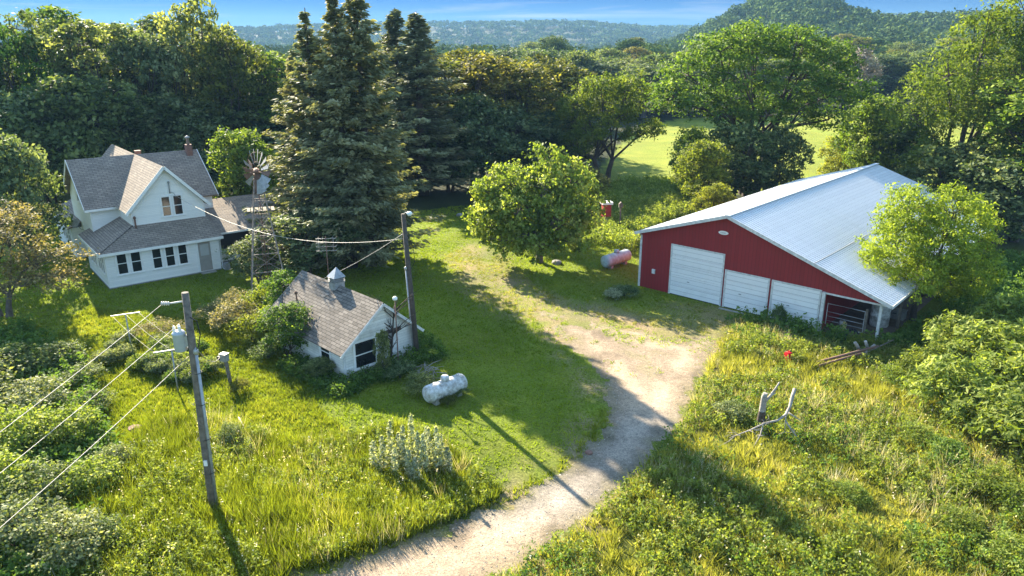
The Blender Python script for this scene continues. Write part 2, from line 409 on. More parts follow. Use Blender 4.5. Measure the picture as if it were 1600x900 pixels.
def make_ground():
    xs = np.unique(np.concatenate([np.linspace(-2600, -130, 40), np.linspace(-130, 130, 44), np.arange(-46, 46, .5), np.linspace(130, 520, 60), np.linspace(520, 2600, 32)]))
    ys = np.unique(np.concatenate([np.linspace(-60, 8, 12), np.arange(8, 96, .5), np.linspace(96, 260, 42), np.linspace(260, 900, 60), np.linspace(900, 2000, 40), np.linspace(2000, 3200, 8)]))
    X, Y = np.meshgrid(xs, ys); P = np.stack([X.ravel(), Y.ravel()], 1)
    Z = height(P[:, 0], P[:, 1])
    V = np.column_stack([P, Z]); nx, ny = len(xs), len(ys)
    i = np.arange(nx * ny).reshape(ny, nx)
    F = np.stack([i[:-1, :-1], i[:-1, 1:], i[1:, 1:], i[1:, :-1]], -1).reshape(-1, 4)
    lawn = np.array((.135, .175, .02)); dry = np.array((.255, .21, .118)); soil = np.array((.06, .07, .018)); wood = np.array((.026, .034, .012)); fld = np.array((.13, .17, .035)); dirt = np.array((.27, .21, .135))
    n1 = noise2(P, 2.3)[:, None]; n2 = noise2(P + 40, .7)[:, None]
    C = lawn * (.75 + .5 * n1)
    def mixin(c, w): 
        nonlocal C
        C = C * (1 - w) + c * w
    mixin(soil * (.7 + .6 * n2), sstep(.6, -.6, sdf(P, TALL_L) + (n2[:, 0] - .5))[:, None])
    mixin(np.array((.10, .115, .022)) * (.7 + .6 * n2), sstep(.6, -.6, sdf(P, MEADOW) + (n2[:, 0] - .5))[:, None])
    w = sstep(1.5, -1.5, sdf(P, WORN) + 2.5 * (n1[:, 0] - .5)) * (.40 + .6 * n2[:, 0]).clip(0, 1); mixin(dry, w[:, None])
    w = sstep(2.2, 0, sdf(P, DRIVE)) * sstep(.3, .75, n2[:, 0]); mixin(dirt, w[:, None])
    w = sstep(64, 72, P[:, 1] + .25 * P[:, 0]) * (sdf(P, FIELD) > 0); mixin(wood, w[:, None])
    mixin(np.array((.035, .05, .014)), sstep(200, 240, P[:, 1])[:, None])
    m, t, b = mat_new('ground_turf')
    at = nd(t, "ShaderNodeAttribute", attribute_name="col"); tc = nd(t, "ShaderNodeTexCoord")
    na = nd(t, "ShaderNodeTexNoise", Scale=9.0, Detail=8.0, Roughness=.75); nb = nd(t, "ShaderNodeTexNoise", Scale=.35, Detail=5.0)
    t.links.new(tc.outputs['Object'], na.inputs['Vector']); t.links.new(tc.outputs['Object'], nb.inputs['Vector'])
    ra = ramp(t, [(.34, (.35, .36, .35)), (.66, (1.5, 1.42, 1.3))]); t.links.new(na.outputs['Fac'], ra.inputs[0])
    rb = ramp(t, [(.3, (.8, .9, .8)), (.7, (1.2, 1.12, 1.1))]); t.links.new(nb.outputs['Fac'], rb.inputs[0])
    m1 = nd(t, "ShaderNodeMixRGB", blend_type='MULTIPLY'); m1.inputs[0].default_value = 1; t.links.new(at.outputs['Color'], m1.inputs[1]); t.links.new(ra.outputs[0], m1.inputs[2])
    m2 = nd(t, "ShaderNodeMixRGB", blend_type='MULTIPLY'); m2.inputs[0].default_value = 1; t.links.new(m1.outputs[0], m2.inputs[1]); t.links.new(rb.outputs[0], m2.inputs[2])
    t.links.new(m2.outputs[0], b.inputs['Base Color']); b.inputs['Roughness'].default_value = .95; b.inputs['Specular IOR Level'].default_value = .1
    bp = nd(t, "ShaderNodeBump", Strength=.9, Distance=.08); t.links.new(na.outputs['Fac'], bp.inputs['Height']); t.links.new(bp.outputs[0], b.inputs['Normal'])
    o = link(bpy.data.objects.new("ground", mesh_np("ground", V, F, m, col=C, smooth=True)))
    tag(o, "grassy farmyard ground rolling out to the wooded hills", None, None, "structure")

def make_drive():
    lo, hi = DRIVE.min(0) - 1, DRIVE.max(0) + 1
    s = .14; xs = np.arange(lo[0], hi[0], s); ys = np.arange(max(lo[1], 9), hi[1], s)
    X, Y = np.meshgrid(xs, ys); P = np.stack([X.ravel(), Y.ravel()], 1)
    d = sdf(P, DRIVE) + .55 * (noise2(P, .55) - .5) + .5 * (noise2(P + 9, .2) - .5)
    top = sstep(36, 42, P[:, 1])
    nx, ny = len(xs), len(ys); i = np.arange(nx * ny).reshape(ny, nx)
    F = np.stack([i[:-1, :-1], i[:-1, 1:], i[1:, 1:], i[1:, :-1]], -1).reshape(-1, 4)
    patch = noise2(P * np.array([1, 1.5]) + 70, .8)
    d = d + top * np.clip(2.4 * (patch - .40), 0, 1) * 2.4 + sstep(37, 43.5, P[:, 1]) * 1.1 * noise2(P + 3, .9)
    F = F[(d[F] < 0).all(1)]
    use = np.unique(F); re = np.full(len(P), -1); re[use] = np.arange(len(use))
    V = np.column_stack([P, np.full(len(P), .004)])[use]
    a = np.array((.28, .215, .15)); bcol = np.array((.225, .195, .158)); c = np.array((.17, .15, .075))
    # gravel: greyer stone on the lower bend, pinkish fines on the apron and on the mouth, a grassy crown
    nn = noise2(P, 1.5)[:, None]; ys_ = P[:, 1:2]
    stone = sstep(20.5, 23, ys_) * sstep(31, 28, ys_)
    C = a * (.85 + .3 * nn) * (1 - stone) + bcol * (.8 + .4 * nn) * stone
    w = (sstep(-.9, .1, d) * .65)[:, None]; C = C * (1 - w) + c * w
    tr = np.exp(-((d + 1.35) / .42) ** 2)[:, None] * (1 - top[:, None]); C = C * (1 + .42 * tr)      # two packed wheel tracks
    cr = (sstep(-1.9, -2.5, d) * sstep(.35, .7, noise2(P + 21, .6)) * (1 - top))[:, None] * .35; C = C * (1 - cr) + np.array((.17, .17, .07)) * cr
    gp = (top * sstep(.42, .62, noise2(P + 55, 1.0)) * .6)[:, None]; C = C * (1 - gp) + np.array((.22, .205, .10)) * gp
    oil = (sstep(.66, .8, noise2(P + 90, 1.1)) * .3)[:, None]; C = C * (1 - oil)
    m, t, b = mat_new('gravel')
    at = nd(t, "ShaderNodeAttribute", attribute_name="col"); tc = nd(t, "ShaderNodeTexCoord")
    vo = nd(t, "ShaderNodeTexVoronoi", Scale=24.0); t.links.new(tc.outputs['Object'], vo.inputs['Vector'])
    na = nd(t, "ShaderNodeTexNoise", Scale=5.0, Detail=9.0, Roughness=.8); t.links.new(tc.outputs['Object'], na.inputs['Vector'])
    sx = nd(t, "ShaderNodeSeparateXYZ"); t.links.new(vo.outputs['Color'], sx.inputs[0])
    rv = ramp(t, [(0, (.72, .72, .74)), (.5, (1, 1, 1)), (1, (1.22, 1.2, 1.18))]); t.links.new(sx.outputs[0], rv.inputs[0])
    ra = ramp(t, [(.32, (.6, .62, .6)), (.6, (1.15, 1.12, 1.1))]); t.links.new(na.outputs['Fac'], ra.inputs[0])
    m1 = nd(t, "ShaderNodeMixRGB", blend_type='MULTIPLY'); m1.inputs[0].default_value = 1; t.links.new(at.outputs['Color'], m1.inputs[1]); t.links.new(rv.outputs[0], m1.inputs[2])
    m2 = nd(t, "ShaderNodeMixRGB", blend_type='MULTIPLY'); m2.inputs[0].default_value = 1; t.links.new(m1.outputs[0], m2.inputs[1]); t.links.new(ra.outputs[0], m2.inputs[2])
    t.links.new(m2.outputs[0], b.inputs['Base Color']); b.inputs['Roughness'].default_value = .95; b.inputs['Specular IOR Level'].default_value = .15
    bp = nd(t, "ShaderNodeBump", Strength=.5, Distance=.02); t.links.new(vo.outputs['Distance'], bp.inputs['Height'])
    b2 = nd(t, "ShaderNodeBump", Strength=.6, Distance=.06); t.links.new(na.outputs['Fac'], b2.inputs['Height']); t.links.new(bp.outputs[0], b2.inputs['Normal'])
    t.links.new(b2.outputs[0], b.inputs['Normal'])
    o = link(bpy.data.objects.new("driveway", mesh_np("driveway", V, re[F], m, col=C[use])))
    tag(o, "pale gravel driveway curving up to the red barn", None, None, "structure")

def make_field():
    s = 1.0; xs = np.arange(0, 152, s); ys = np.arange(78, 200, s); X, Y = np.meshgrid(xs, ys); P = np.stack([X.ravel(), Y.ravel()], 1)
    d = sdf(P, FIELD) + 3 * (noise2(P, 2.5) - .5)
    nx, ny = len(xs), len(ys); i = np.arange(nx * ny).reshape(ny, nx)
    F = np.stack([i[:-1, :-1], i[:-1, 1:], i[1:, 1:], i[1:, :-1]], -1).reshape(-1, 4); F = F[(d[F] < 0).all(1)]
    use = np.unique(F); re = np.full(len(P), -1); re[use] = np.arange(len(use))
    C = np.array((.20, .235, .034)) * (.85 + .3 * noise2(P, 5)[:, None])
    m = bpy.data.materials['ground_turf']
    o = link(bpy.data.objects.new("hay_field", mesh_np("hay_field", np.column_stack([P, np.full(len(P), .02)])[use], re[F], m, col=C[use])))
    tag(o, "bright yellow-green mown hay field beyond the barn", None, None, "structure")

make_ground(); make_drive(); make_field()

# ------------------------------------------------------------------ foliage generators
def unit(n):
    v = rng.normal(size=(n, 3)); return v / np.linalg.norm(v, axis=1)[:, None]
def leaves(cen, out, size, ratio=.55, up=.6, outw=.5, droop=0.0):
    """one diamond-shaped leaf (or leaf spray) per centre"""
    n = len(cen); nr = unit(n) + up * np.array([0, 0, 1.0]) + outw * out; nr /= np.linalg.norm(nr, axis=1)[:, None]
    a = unit(n) + np.array([0, 0, -droop]) + .3 * out; a -= nr * (a * nr).sum(1)[:, None]; a /= np.linalg.norm(a, axis=1)[:, None] + 1e-9
    b = np.cross(nr, a); s = size * rng.uniform(.65, 1.35, n)[:, None]
    V = np.stack([cen - a * s * .5, cen + b * s * ratio * .5 - nr * s * .05, cen + a * s * .5, cen - b * s * ratio * .5 - nr * s * .05], 1).reshape(-1, 3)
    return V, np.arange(4 * n).reshape(-1, 4)
def crown(lobes, clump, leaf, nper, dens=1.0, ratio=.55, low=-.55, droop=0.0, flat=.6, up=.6):
    """leaf clumps over the shells of a set of lobes; returns V, F, tint, clump centres per lobe"""
    cs, outs, per = [], [], []
    for (x, y, z, rx, ry, rz) in lobes:
        n = max(4, int(dens * 4 * pi * (rx * ry + rx * rz + ry * rz) / 3 / (clump * clump * 2.6)))
        d = unit(n * 2); d = d[d[:, 2] > low][:n]
        f = rng.uniform(.45, 1.0, len(d)) ** .55 * rng.normal(1, .09, len(d))
        c = np.array([x, y, z]) + d * np.array([rx, ry, rz]) * f[:, None]
        cs.append(c); outs.append(d); per.append(c)
    c = np.concatenate(cs); d = np.concatenate(outs)
    k = c[:, 2] > .25; c, d = c[k], d[k]
    n = len(c); tc = rng.uniform(0, 1, n)
    m = rng.poisson(nper, n); idx = np.repeat(np.arange(n), m)
    rr = clump * rng.uniform(.6, 1.35, n)[idx][:, None]
    off = rng.normal(size=(len(idx), 3)) * np.array([.5, .5, .5 * flat])
    p = c[idx] + off * rr; p[:, 2] = np.maximum(p[:, 2] - droop * (off[:, 0] ** 2 + off[:, 1] ** 2) * rr[:, 0], .12)
    V, F = leaves(p, d[idx], leaf, ratio, up=up, droop=droop)
    tint = np.clip(.68 * tc[idx] + .32 * rng.uniform(0, 1, len(idx)), 0, 1)
    return V, F, tint, per
def gen_lobes(h, r, base, n, seed, lr=.46, zs=.75):
    g = np.random.default_rng(seed); L = []
    for k in range(n):
        t = (k + .5) / n; z = base + (h - base) * (.14 + .80 * t)
        prof = math.sin(pi * min(1, .12 + .80 * t)) ** .7
        a = k * 2.4 + g.uniform(-.5, .5); rad = r * prof * (1 - lr) * g.uniform(.65, 1.1)
        s = r * lr * g.uniform(.75, 1.2)
        z = min(z, h - s * zs * .9)
        L.append((rad * cos(a), rad * sin(a), z, s, s, s * zs))
    L.append((0, 0, h - r * lr * zs, r * lr * .8, r * lr * .8, r * lr * zs))
    return L
def trunk_mb(lobes, per, r0, fork, twigs=7, lean=(0, 0), stems=1):
    mb = MB(); g = random.Random(3)
    for s in range(stems):
        a = 2 * pi * s / max(stems, 1); sx, sy = (0, 0) if stems == 1 else (cos(a) * r0 * 1.6, sin(a) * r0 * 1.6)
        f = np.array([lean[0] + sx * 2, lean[1] + sy * 2, fork])
        mb.tube([(sx, sy, -.3), (sx, sy, .05), (sx + (f[0] - sx) * .3, sy + (f[1] - sy) * .3, fork * .5), f], [r0 * 1.5, r0 * 1.15, r0 * .9, r0 * .75], 8)
        for k, (x, y, z, rx, ry, rz) in enumerate(lobes):
            if stems > 1 and k % stems != s: continue
            e = np.array([x, y, z]); mid = f + (e - f) * .5 + np.array([g.uniform(-.1, .1), g.uniform(-.1, .1), .12]) * np.linalg.norm(e - f)
            rr = r0 * .42
            mb.tube([f - (0, 0, .1), mid, e], [rr, rr * .7, rr * .4], 6, False)
            c = per[k]
            for j in range(min(twigs, len(c))):
                q = c[g.randrange(len(c))]; m2 = (e + q) / 2 + np.array([0, 0, .12 * rx])
                mb.tube([mid if j % 3 == 0 else e, m2, q], [rr * .34, rr * .22, rr * .09], 4, False)
    return mb
PROTO = {}
def proto(name, lobes, clump, leaf, nper, r0, fork, bark='bark', leafm='leaf_oak', tw=7, stems=1, **kw):
    V, F, tint, per = crown(lobes, clump, leaf, nper, **kw)
    cm = mesh_np(name + '_crown', V, F, M[leafm], tint)
    tm = trunk_mb(lobes, per, r0, fork, tw, stems=stems).mesh(name + '_trunk', M[bark])
    h = np.percentile(V[:, 2], 99.3); r = np.percentile(np.hypot(V[:, 0], V[:, 1]), 97)
    PROTO[name] = (cm, tm, h, r)
def plant(p, X, Y, h, r, label, cat='tree', group=None, leafm=None, bark=None, rz=None, name=None, z=0.0, parts=('crown', 'trunk')):
    cm, tm, ph, pr = PROTO[p]
    root = empty(name or 'broadleaf_tree', (X, Y, z), random.uniform(0, 6.28) if rz is None else rz, label, cat, group)
    root.scale = (r / pr, r / pr, h / ph)
    for part, me, mt in ((parts[0], cm, leafm), (parts[1], tm, bark)):
        o = link(bpy.data.objects.new(part, me), root)
        if mt:
            o.material_slots[0].link = 'OBJECT'; o.material_slots[0].material = M[mt]
    return root
def plant_px(p, x, ytop, Y, r, label, **kw):
    q = PY(x, ytop, Y); return plant(p, q[0], Y, q[2], r, label, **kw)

proto('oak', gen_lobes(20, 6, 5, 15, 1, .40), .98, .52, 21, .38, 6.5, dens=.9)
proto('oakb', gen_lobes(20, 6.4, 3, 16, 2, .40), .92, .50, 21, .36, 6, dens=.9)
proto('slim', gen_lobes(20, 4.4, 4, 12, 5), .82, .48, 20, .28, 6, dens=.9)
proto('loose', gen_lobes(16, 6, 4.5, 10, 4, .36), .75, .44, 20, .3, 5, dens=.75)
proto('round', gen_lobes(10, 4.4, 1.0, 11, 6), .62, .36, 22, .18, 2.0)
proto('bushy', gen_lobes(8, 4, .5, 10, 8, .42), .52, .30, 22, .14, 1.2, stems=3)

def spruce(name, h, r, seed, thin=.15, ex=.98):
    g = np.random.default_rng(seed); P, O, A, Tn = [], [], [], []; mb = MB()
    mb.tube([(0, 0, -.3), (0, 0, h * .3), (0, 0, h * .7), (0, 0, h)], [.34 * h / 20, .26 * h / 20, .13 * h / 20, .02], 8)
    z = h * .06
    while z < h * .99:
        t = z / h; L0 = r * min((1 - t) ** ex, .72) * (.75 + .25 * min(1, t / .12)) * (1 + .12 * sin(z * 1.7))
        for k in range(g.integers(4, 7)):
            if g.uniform() < thin: continue
            a = g.uniform(0, 6.283); L = L0 * g.uniform(.5, 1.25) + .12; dz = -.22 * L * (1 - t) + .25 * L * t
            d = np.array([cos(a), sin(a), 0]); tt = g.uniform(0, 1)
            n = int(14 + 48 * L); sq = g.uniform(.1, 1, n) ** .75
            sway = np.array([-sin(a), cos(a), 0])
            p = np.array([0, 0, z]) + d * (L * sq)[:, None]; p[:, 2] += dz * sq + .20 * L * sq ** 2
            wid = .30 * L * (1 - sq * .8) + .05
            p += sway * (g.normal(size=n) * wid * .55)[:, None]; p[:, 2] += g.normal(size=n) * .06 - .16 * np.abs(g.normal(size=n))
            ax = d + sway * g.normal(size=(n, 1)) * .7; ax[:, 2] += g.uniform(-.9, .1, n)
            P.append(p); A.append(ax); Tn.append(np.clip(.5 * tt + .25 * sq + .25 * g.uniform(0, 1, n), 0, 1))
            if L > .9: mb.tube([(0, 0, z), (0, 0, z) + d * L * .5 + (0, 0, dz * .5), (0, 0, z) + d * L * .92 + (0, 0, dz + .1 * L)], [.045, .03, .012], 4, False)
        z += g.uniform(.30, .52) * (h / 20) ** .3 * (1 - .45 * t)
    p = np.concatenate(P); a = np.concatenate(A); a /= np.linalg.norm(a, axis=1)[:, None]; tint = np.concatenate(Tn); n = len(p)
    w = unit(n); w -= a * (w * a).sum(1)[:, None]; w /= np.linalg.norm(w, axis=1)[:, None]
    ln = g.uniform(.18, .46, n)[:, None] * (h / 20) ** .4; wd = ln * .18
    V = np.stack([p - a * ln * .5, p + w * wd, p + a * ln * .5, p - w * wd], 1).reshape(-1, 3); F = np.arange(4 * n).reshape(-1, 4)
    cm = mesh_np(name + '_crown', V, F, M['needle'], tint); tm = mb.mesh(name + '_trunk', M['bark'])
    PROTO[name] = (cm, tm, h, r)
spruce('spruce_a', 20, 4.6, 11, .2); spruce('spruce_b', 20, 4.2, 12, .28); spruce('spruce_c', 20, 3.8, 13, .14, .80)

# ------------------------------------------------------------------ named trees
# spruces beside the windmill
for x, yt, Y, r, pn, lab in [
    (476, 12, 53.5, 5.8, 'spruce_b', "tall ragged spruce with a thin tip, leftmost of the tall spruces beside the windmill"),
    (455, 84, 57.5, 4.8, 'spruce_a', "lower broad spruce at the left side of the tall spruce clump, above the windmill"),
    (497, 66, 55.5, 5.0, 'spruce_b', "ragged filler spruce added right of the leftmost tall spruce to thicken the lawn shade"),  # extra tree, added so the clump shades more of the lawn
    (519, -22, 52.5, 6.0, 'spruce_a', "tall spruce second from the left in the clump behind the white shed"),
    (553, -44, 53, 6.2, 'spruce_a', "tallest and widest spruce, in the middle of the clump behind the shed"),
    (570, 26, 57, 3.6, 'spruce_b', "shorter spruce whose tip leans beside the tallest spruce"),
    (616, 12, 83, 6.2, 'spruce_c', "slender dark spruce with a needle tip, left of the last spruce in the row"),
    (650, 18, 80, 7.4, 'spruce_c', "dense dark spruce at the right end of the tall spruces")]:
    plant_px(pn, x, yt, Y, r, lab, cat='spruce', group='tall spruces behind the shed', name='spruce_tree')
plant_px('spruce_c', 1446, 148, 78, 3.0, "small dark pointed spruce standing alone behind the barn", cat='spruce', name='spruce_tree', leafm='leaf_dark')

# maple in the middle of the lawn: wide, low, big leaves
proto('maple', [(-3.4, -.3, 3.0, 1.9, 1.9, 1.5), (-2.0, .8, 4.9, 2.0, 2.0, 1.5), (-1.6, -1.3, 3.4, 1.9, 1.6, 1.5), (.2, -.9, 5.0, 1.9, 1.8, 1.6), (.5, .6, 6.5, 1.2, 1.2, 1.2), (2.2, .2, 5.2, 1.7, 1.7, 1.5),
                (3.2, -.4, 3.6, 1.5, 1.5, 1.5), (1.4, -1.6, 2.9, 1.7, 1.4, 1.4), (-.8, -1.8, 2.2, 1.6, 1.3, 1.2), (2.2, 1.2, 2.8, 1.6, 1.6, 1.4), (-3.9, .3, 4.6, 1.1, 1.1, .9), (0, 1.5, 4, 2, 1.8, 1.8), (-2.6, -1.2, 1.7, 1.6, 1.4, 1.0), (-.2, -2.0, 1.5, 1.5, 1.2, .9), (2.2, -1.4, 1.7, 1.4, 1.2, .9), (-3.6, .4, 2.2, 1.3, 1.3, 1.0)],
      .46, .24, 26, .26, 1.2, 'barkpale', 'leaf_green', 12, ratio=.75, low=-.75)
q = G(848, 410); plant('maple', q[0] - .25, q[1], 8.3, 4.7, "big-leaved spreading tree standing alone on the lawn left of the barn", rz=0, name='maple_tree', leafm='herb')
# golden tree against the barn roof
proto('golden', [(-2.2, -.6, 4.6, 2.0, 1.9, 1.6), (-1.0, .8, 6.3, 1.8, 1.8, 1.5), (1.0, -.6, 6.4, 1.9, 1.8, 1.5), (2.6, .2, 5.2, 1.7, 1.7, 1.5), (0, -1.8, 4.6, 2.0, 1.7, 1.7), (2.0, -1.5, 3.6, 1.9, 1.6, 1.5), (-1.2, -1.7, 3.0, 1.8, 1.6, 1.4), (0, 1.6, 5, 2, 1.8, 1.8), (1.0, 0, 2.4, 2.2, 2, 1.4), (2.9, -.6, 2.4, 1.4, 1.4, 1.2), (-2.8, 0, 3.2, 1.3, 1.3, 1.1)],
      .42, .17, 44, .2, 1.4, 'bark', 'leaf_yellow', 8, ratio=.5, dens=1.1)
BA = RAD(-42.5); BO = G(1045, 458)
q = PY(1464, 290, 41.5)
plant('golden', q[0], q[1], q[2] - .2, 3.7, "golden yellow-green tree leaning over the right edge of the barn roof", rz=0, name='golden_tree')
# big spreading tree behind the barn
proto('spreading', [(-6.6, 0, 12.6, 3.4, 3.2, 2.2), (-4.2, -1.2, 15.0, 3.3, 3.2, 2.0), (-1.2, -.5, 16.0, 3.3, 3.2, 1.9), (2.6, -1, 15.6, 3.4, 3.2, 2.1), (5.8, 0, 14.0, 3.4, 3.2, 2.2), (8.0, 0, 11.4, 2.6, 2.6, 2.0), (-8.0, -.4, 10.2, 2.3, 2.3, 1.8),
                    (0, 3, 15, 4, 3.5, 2), (-2.4, -2.8, 12.2, 3.0, 2.6, 1.9), (2.4, -2.8, 12.4, 3.1, 2.6, 1.9), (5.6, -2.2, 10.6, 2.6, 2.2, 1.7), (-5.6, -1.8, 9.6, 2.4, 2.2, 1.6), (3.4, -1.6, 9.2, 2.0, 2, 1.3), (-3.2, -2.4, 9.0, 2.2, 2, 1.6), (.2, -2.6, 8.8, 2.2, 2, 1.6), (1.0, 1.6, 9.6, 3, 2.6, 2), (-2.6, 1.8, 9.8, 2.6, 2.4, 2), (6.4, -1, 8.2, 2, 2, 1.5)],
      .72, .30, 34, .42, 4.6, 'bark', 'leaf_green', 9, stems=3)
plant_px('spreading', 1196, 40, 80, 10.4, "largest tree with a broad open crown on several trunks behind the barn", rz=0, name='spreading_tree')
# elm-like tree right of the dark wood, leaning right over the field
proto('elm', [(-3.4, 0, 8.0, 2.6, 2.4, 2.0), (-.6, -.4, 10.0, 2.8, 2.6, 1.9), (2.6, 0, 10.0, 2.7, 2.6, 1.8), (5.2, 0, 8.4, 2.4, 2.3, 1.9), (5.4, -.6, 5.8, 1.7, 1.7, 1.3), (1.4, -2, 7.4, 2.5, 2, 1.7), (-2, -2, 5.6, 2.2, 2, 1.6), (3.2, -1.4, 5.4, 1.5, 1.5, 1.1), (0, 2, 8, 3, 2.5, 2), (-3.6, 0, 4, 2, 2, 1.8)],
      .62, .28, 34, .34, 2.6, 'bark', 'leaf_green', 10, stems=2)
plant_px('elm', 948, 118, 88, 6.5, "yellow-green tree leaning right over the edge of the hay field", rz=0, name='elm_tree', leafm='leaf_lime')
# willow at the right edge
proto('willow', [(-4.4, 0, 9.8, 2.8, 2.6, 2.4), (-2.6, -.6, 13.2, 2.9, 2.8, 2.4), (.4, 0, 16.4, 3.2, 3, 2.4), (3.6, 0, 18.2, 3.2, 3, 2.4), (6.6, 0, 16, 3.2, 3, 2.8), (3, -2, 13.4, 3.2, 2.6, 2.6), (.4, -2.4, 10, 2.8, 2.4, 2.4), (4.4, -2.6, 9, 2.8, 2.4, 2.4), (-3.4, -1.6, 6.6, 2.3, 2, 2.0), (1.8, -2.6, 5.8, 2.3, 2, 1.9), (7, -1.5, 10.4, 3, 2.6, 2.6), (2, 3, 12, 4, 3, 5), (6, -2, 5, 2.4, 2, 2)],
      .72, .36, 36, .42, 3.4, 'bark', 'leaf_lime', 9, stems=3, ratio=.34, droop=.5, flat=.9)
q = PY(1538, 20, 66); plant('willow', q[0], 66, 19.6, 8.6, "huge pale green willow at the right edge behind the barn", rz=0, name='willow_tree')

WOODS = 'trees of the dark wood behind the farmhouse'
LAB_W = "tall broadleaf tree in the dark wood behind the white farmhouse"
for x, yt, Y, r, pn, lm in [
    (-55, 60, 78, 6, 'oak', 'leaf_oak'), (2, 44, 78, 4.6, 'loose', 'leaf_green'), (44, 24, 82, 5.0, 'loose', 'leaf_oak'), (84, 14, 88, 5.2, 'slim', 'leaf_green'), (118, 34, 80, 4.4, 'slim', 'leaf_oak'),
    (150, 40, 90, 5.0, 'oak', 'leaf_dark'), (184, 40, 84, 4.6, 'slim', 'leaf_oak'), (218, 56, 82, 4.2, 'oakb', 'leaf_grey'), (240, 26, 90, 4.6, 'slim', 'leaf_oak'), (268, 54, 84, 4.2, 'loose', 'leaf_grey'), (298, 0, 86, 5.2, 'loose', 'leaf_oak'),
    (326, 44, 92, 4.6, 'slim', 'leaf_oak'), (352, 60, 84, 4.6, 'oakb', 'leaf_olive'), (384, 66, 92, 5.2, 'loose', 'leaf_oak'), (412, 84, 88, 4.6, 'slim', 'leaf_green'), (440, 92, 98, 6, 'oakb', 'leaf_oak'),
    (-20, 80, 98, 7, 'oakb', 'leaf_dark'), (110, 78, 104, 7, 'oak', 'leaf_dark'), (200, 86, 104, 6.5, 'slim', 'leaf_dark'), (290, 84, 106, 7, 'oakb', 'leaf_dark'), (370, 96, 106, 7, 'oak', 'leaf_dark')]:
    plant_px(pn, x, yt, Y, r, LAB_W, group=WOODS, leafm=lm)
LAB_U = "rounded lower tree at the front edge of the dark wood behind the farmhouse"
for x, yt, Y, r, pn, lm in [(30, 150, 70, 5.06, 'round', 'leaf_dark'), (96, 122, 73, 5.94, 'round', 'leaf_oak'), (150, 128, 75, 5.06, 'oakb', 'leaf_oak'), (205, 160, 79, 5.06, 'round', 'leaf_dark'), (255, 150, 81, 5.28, 'round', 'leaf_dark'),
    (310, 165, 81, 4.84, 'round', 'leaf_dark'), (350, 150, 84, 5.28, 'oakb', 'leaf_dark'), (415, 160, 87, 5.72, 'round', 'leaf_dark'), (460, 190, 89, 5.5, 'round', 'leaf_dark'), (60, 200, 75, 4.84, 'bushy', 'leaf_dark'), (330, 235, 77, 4.62, 'bushy', 'leaf_dark')]:
    plant_px(pn, x, yt, Y, r, LAB_U, group='lower trees along the front of the dark wood', leafm=lm)
plant_px('bushy', 10, 214, 52, 3.2, "pale leafed young tree at the left edge above the russet tree", leafm='leaf_grey')
plant_px('round', 374, 206, 63, 3.6, "sunlit light green tree right of the farmhouse behind the windmill", leafm='leaf_green')
plant_px('bushy', 468, 328, 50.5, 3.8, "dark glossy bushy tree between the windmill and the shed", leafm='leaf_dark')
plant_px('bushy', 398, 372, 49.5, 1.9, "pale leafed bush at the foot of the windmill", cat='bush', name='shrub', leafm='leaf_grey')

MIDW = 'trees of the wood right of the spruces'
LAB_M = "leafy tree in the shaded wood between the spruces and the hay field"
for x, yt, Y, r, pn, lm in [(690, 96, 88, 5.06, 'slim', 'leaf_olive'), (722, 80, 94, 5.5, 'oakb', 'leaf_olive'), (752, 88, 88, 5.06, 'slim', 'leaf_olive'), (782, 92, 96, 5.5, 'oakb', 'leaf_olive'), (818, 98, 92, 5.28, 'oak', 'leaf_oak'),
    (850, 88, 100, 5.72, 'loose', 'leaf_olive'), (884, 104, 98, 5.28, 'slim', 'leaf_oak'), (735, 150, 84, 4.84, 'round', 'leaf_dark'), (790, 165, 86, 5.06, 'round', 'leaf_dark'), (845, 175, 90, 4.84, 'round', 'leaf_dark'), (890, 190, 96, 4.84, 'round', 'leaf_oak'),
    (700, 190, 82, 4.4, 'bushy', 'leaf_dark'), (655, 170, 86, 5.06, 'oakb', 'leaf_dark'), (760, 110, 108, 7.15, 'oakb', 'leaf_dark'), (830, 115, 114, 7.15, 'oak', 'leaf_dark')]:
    plant_px(pn, x, yt, Y, r, LAB_M, group=MIDW, leafm={'leaf_oak': 'leaf_olive'}.get(lm, lm))

# trees and bushes round the foot of the big tree and behind the barn
for x, yt, Y, r, pn, lm, lab in [
    (1104, 222, 70, 2.9, 'round', 'leaf_lime', "light green young tree left of the barn ridge"),
    (1086, 200, 78, 2.6, 'bushy', 'leaf_green', "small tree at the left foot of the largest tree"),
    (1158, 196, 74, 4.4, 'round', 'leaf_oak', "rounded dark tree under the largest tree, right of the light green one"),
    (1216, 200, 75, 3.2, 'bushy', 'leaf_oak', "bushy tree under the right side of the largest tree"),
    (1116, 288, 62, 1.8, 'bushy', 'leaf_lime', "pale willow-leaved bush close to the far left side of the barn"),
    (1318, 212, 88, 2.6, 'bushy', 'leaf_lime', "low yellow-green tree beyond the barn ridge"),
    (1376, 152, 82, 4.2, 'round', 'leaf_green', "round sunlit tree left of the small pointed spruce"),
    (1412, 190, 80, 3.0, 'bushy', 'leaf_oak', "small dark tree just left of the pointed spruce"),
    (1500, 225, 62, 4.4, 'bushy', 'leaf_oak', "shaded bushy tree under the willow behind the barn"),
    (1575, 250, 58, 4.6, 'round', 'leaf_dark', "dark tree at the right edge under the willow"),
    (1640, 120, 60, 6.0, 'oakb', 'leaf_green', "tall green tree cut by the right edge of the view"),
    (908, 280, 70, 2.2, 'bushy', 'leaf_lime', "yellow-green bush behind the spreading lawn tree"),
    (900, 262, 72, 3.0, 'bushy', 'leaf_olive', "olive bush behind the spreading lawn tree, beside the wood")]:
    plant_px(pn, x, yt, Y, r, lab, leafm=lm)

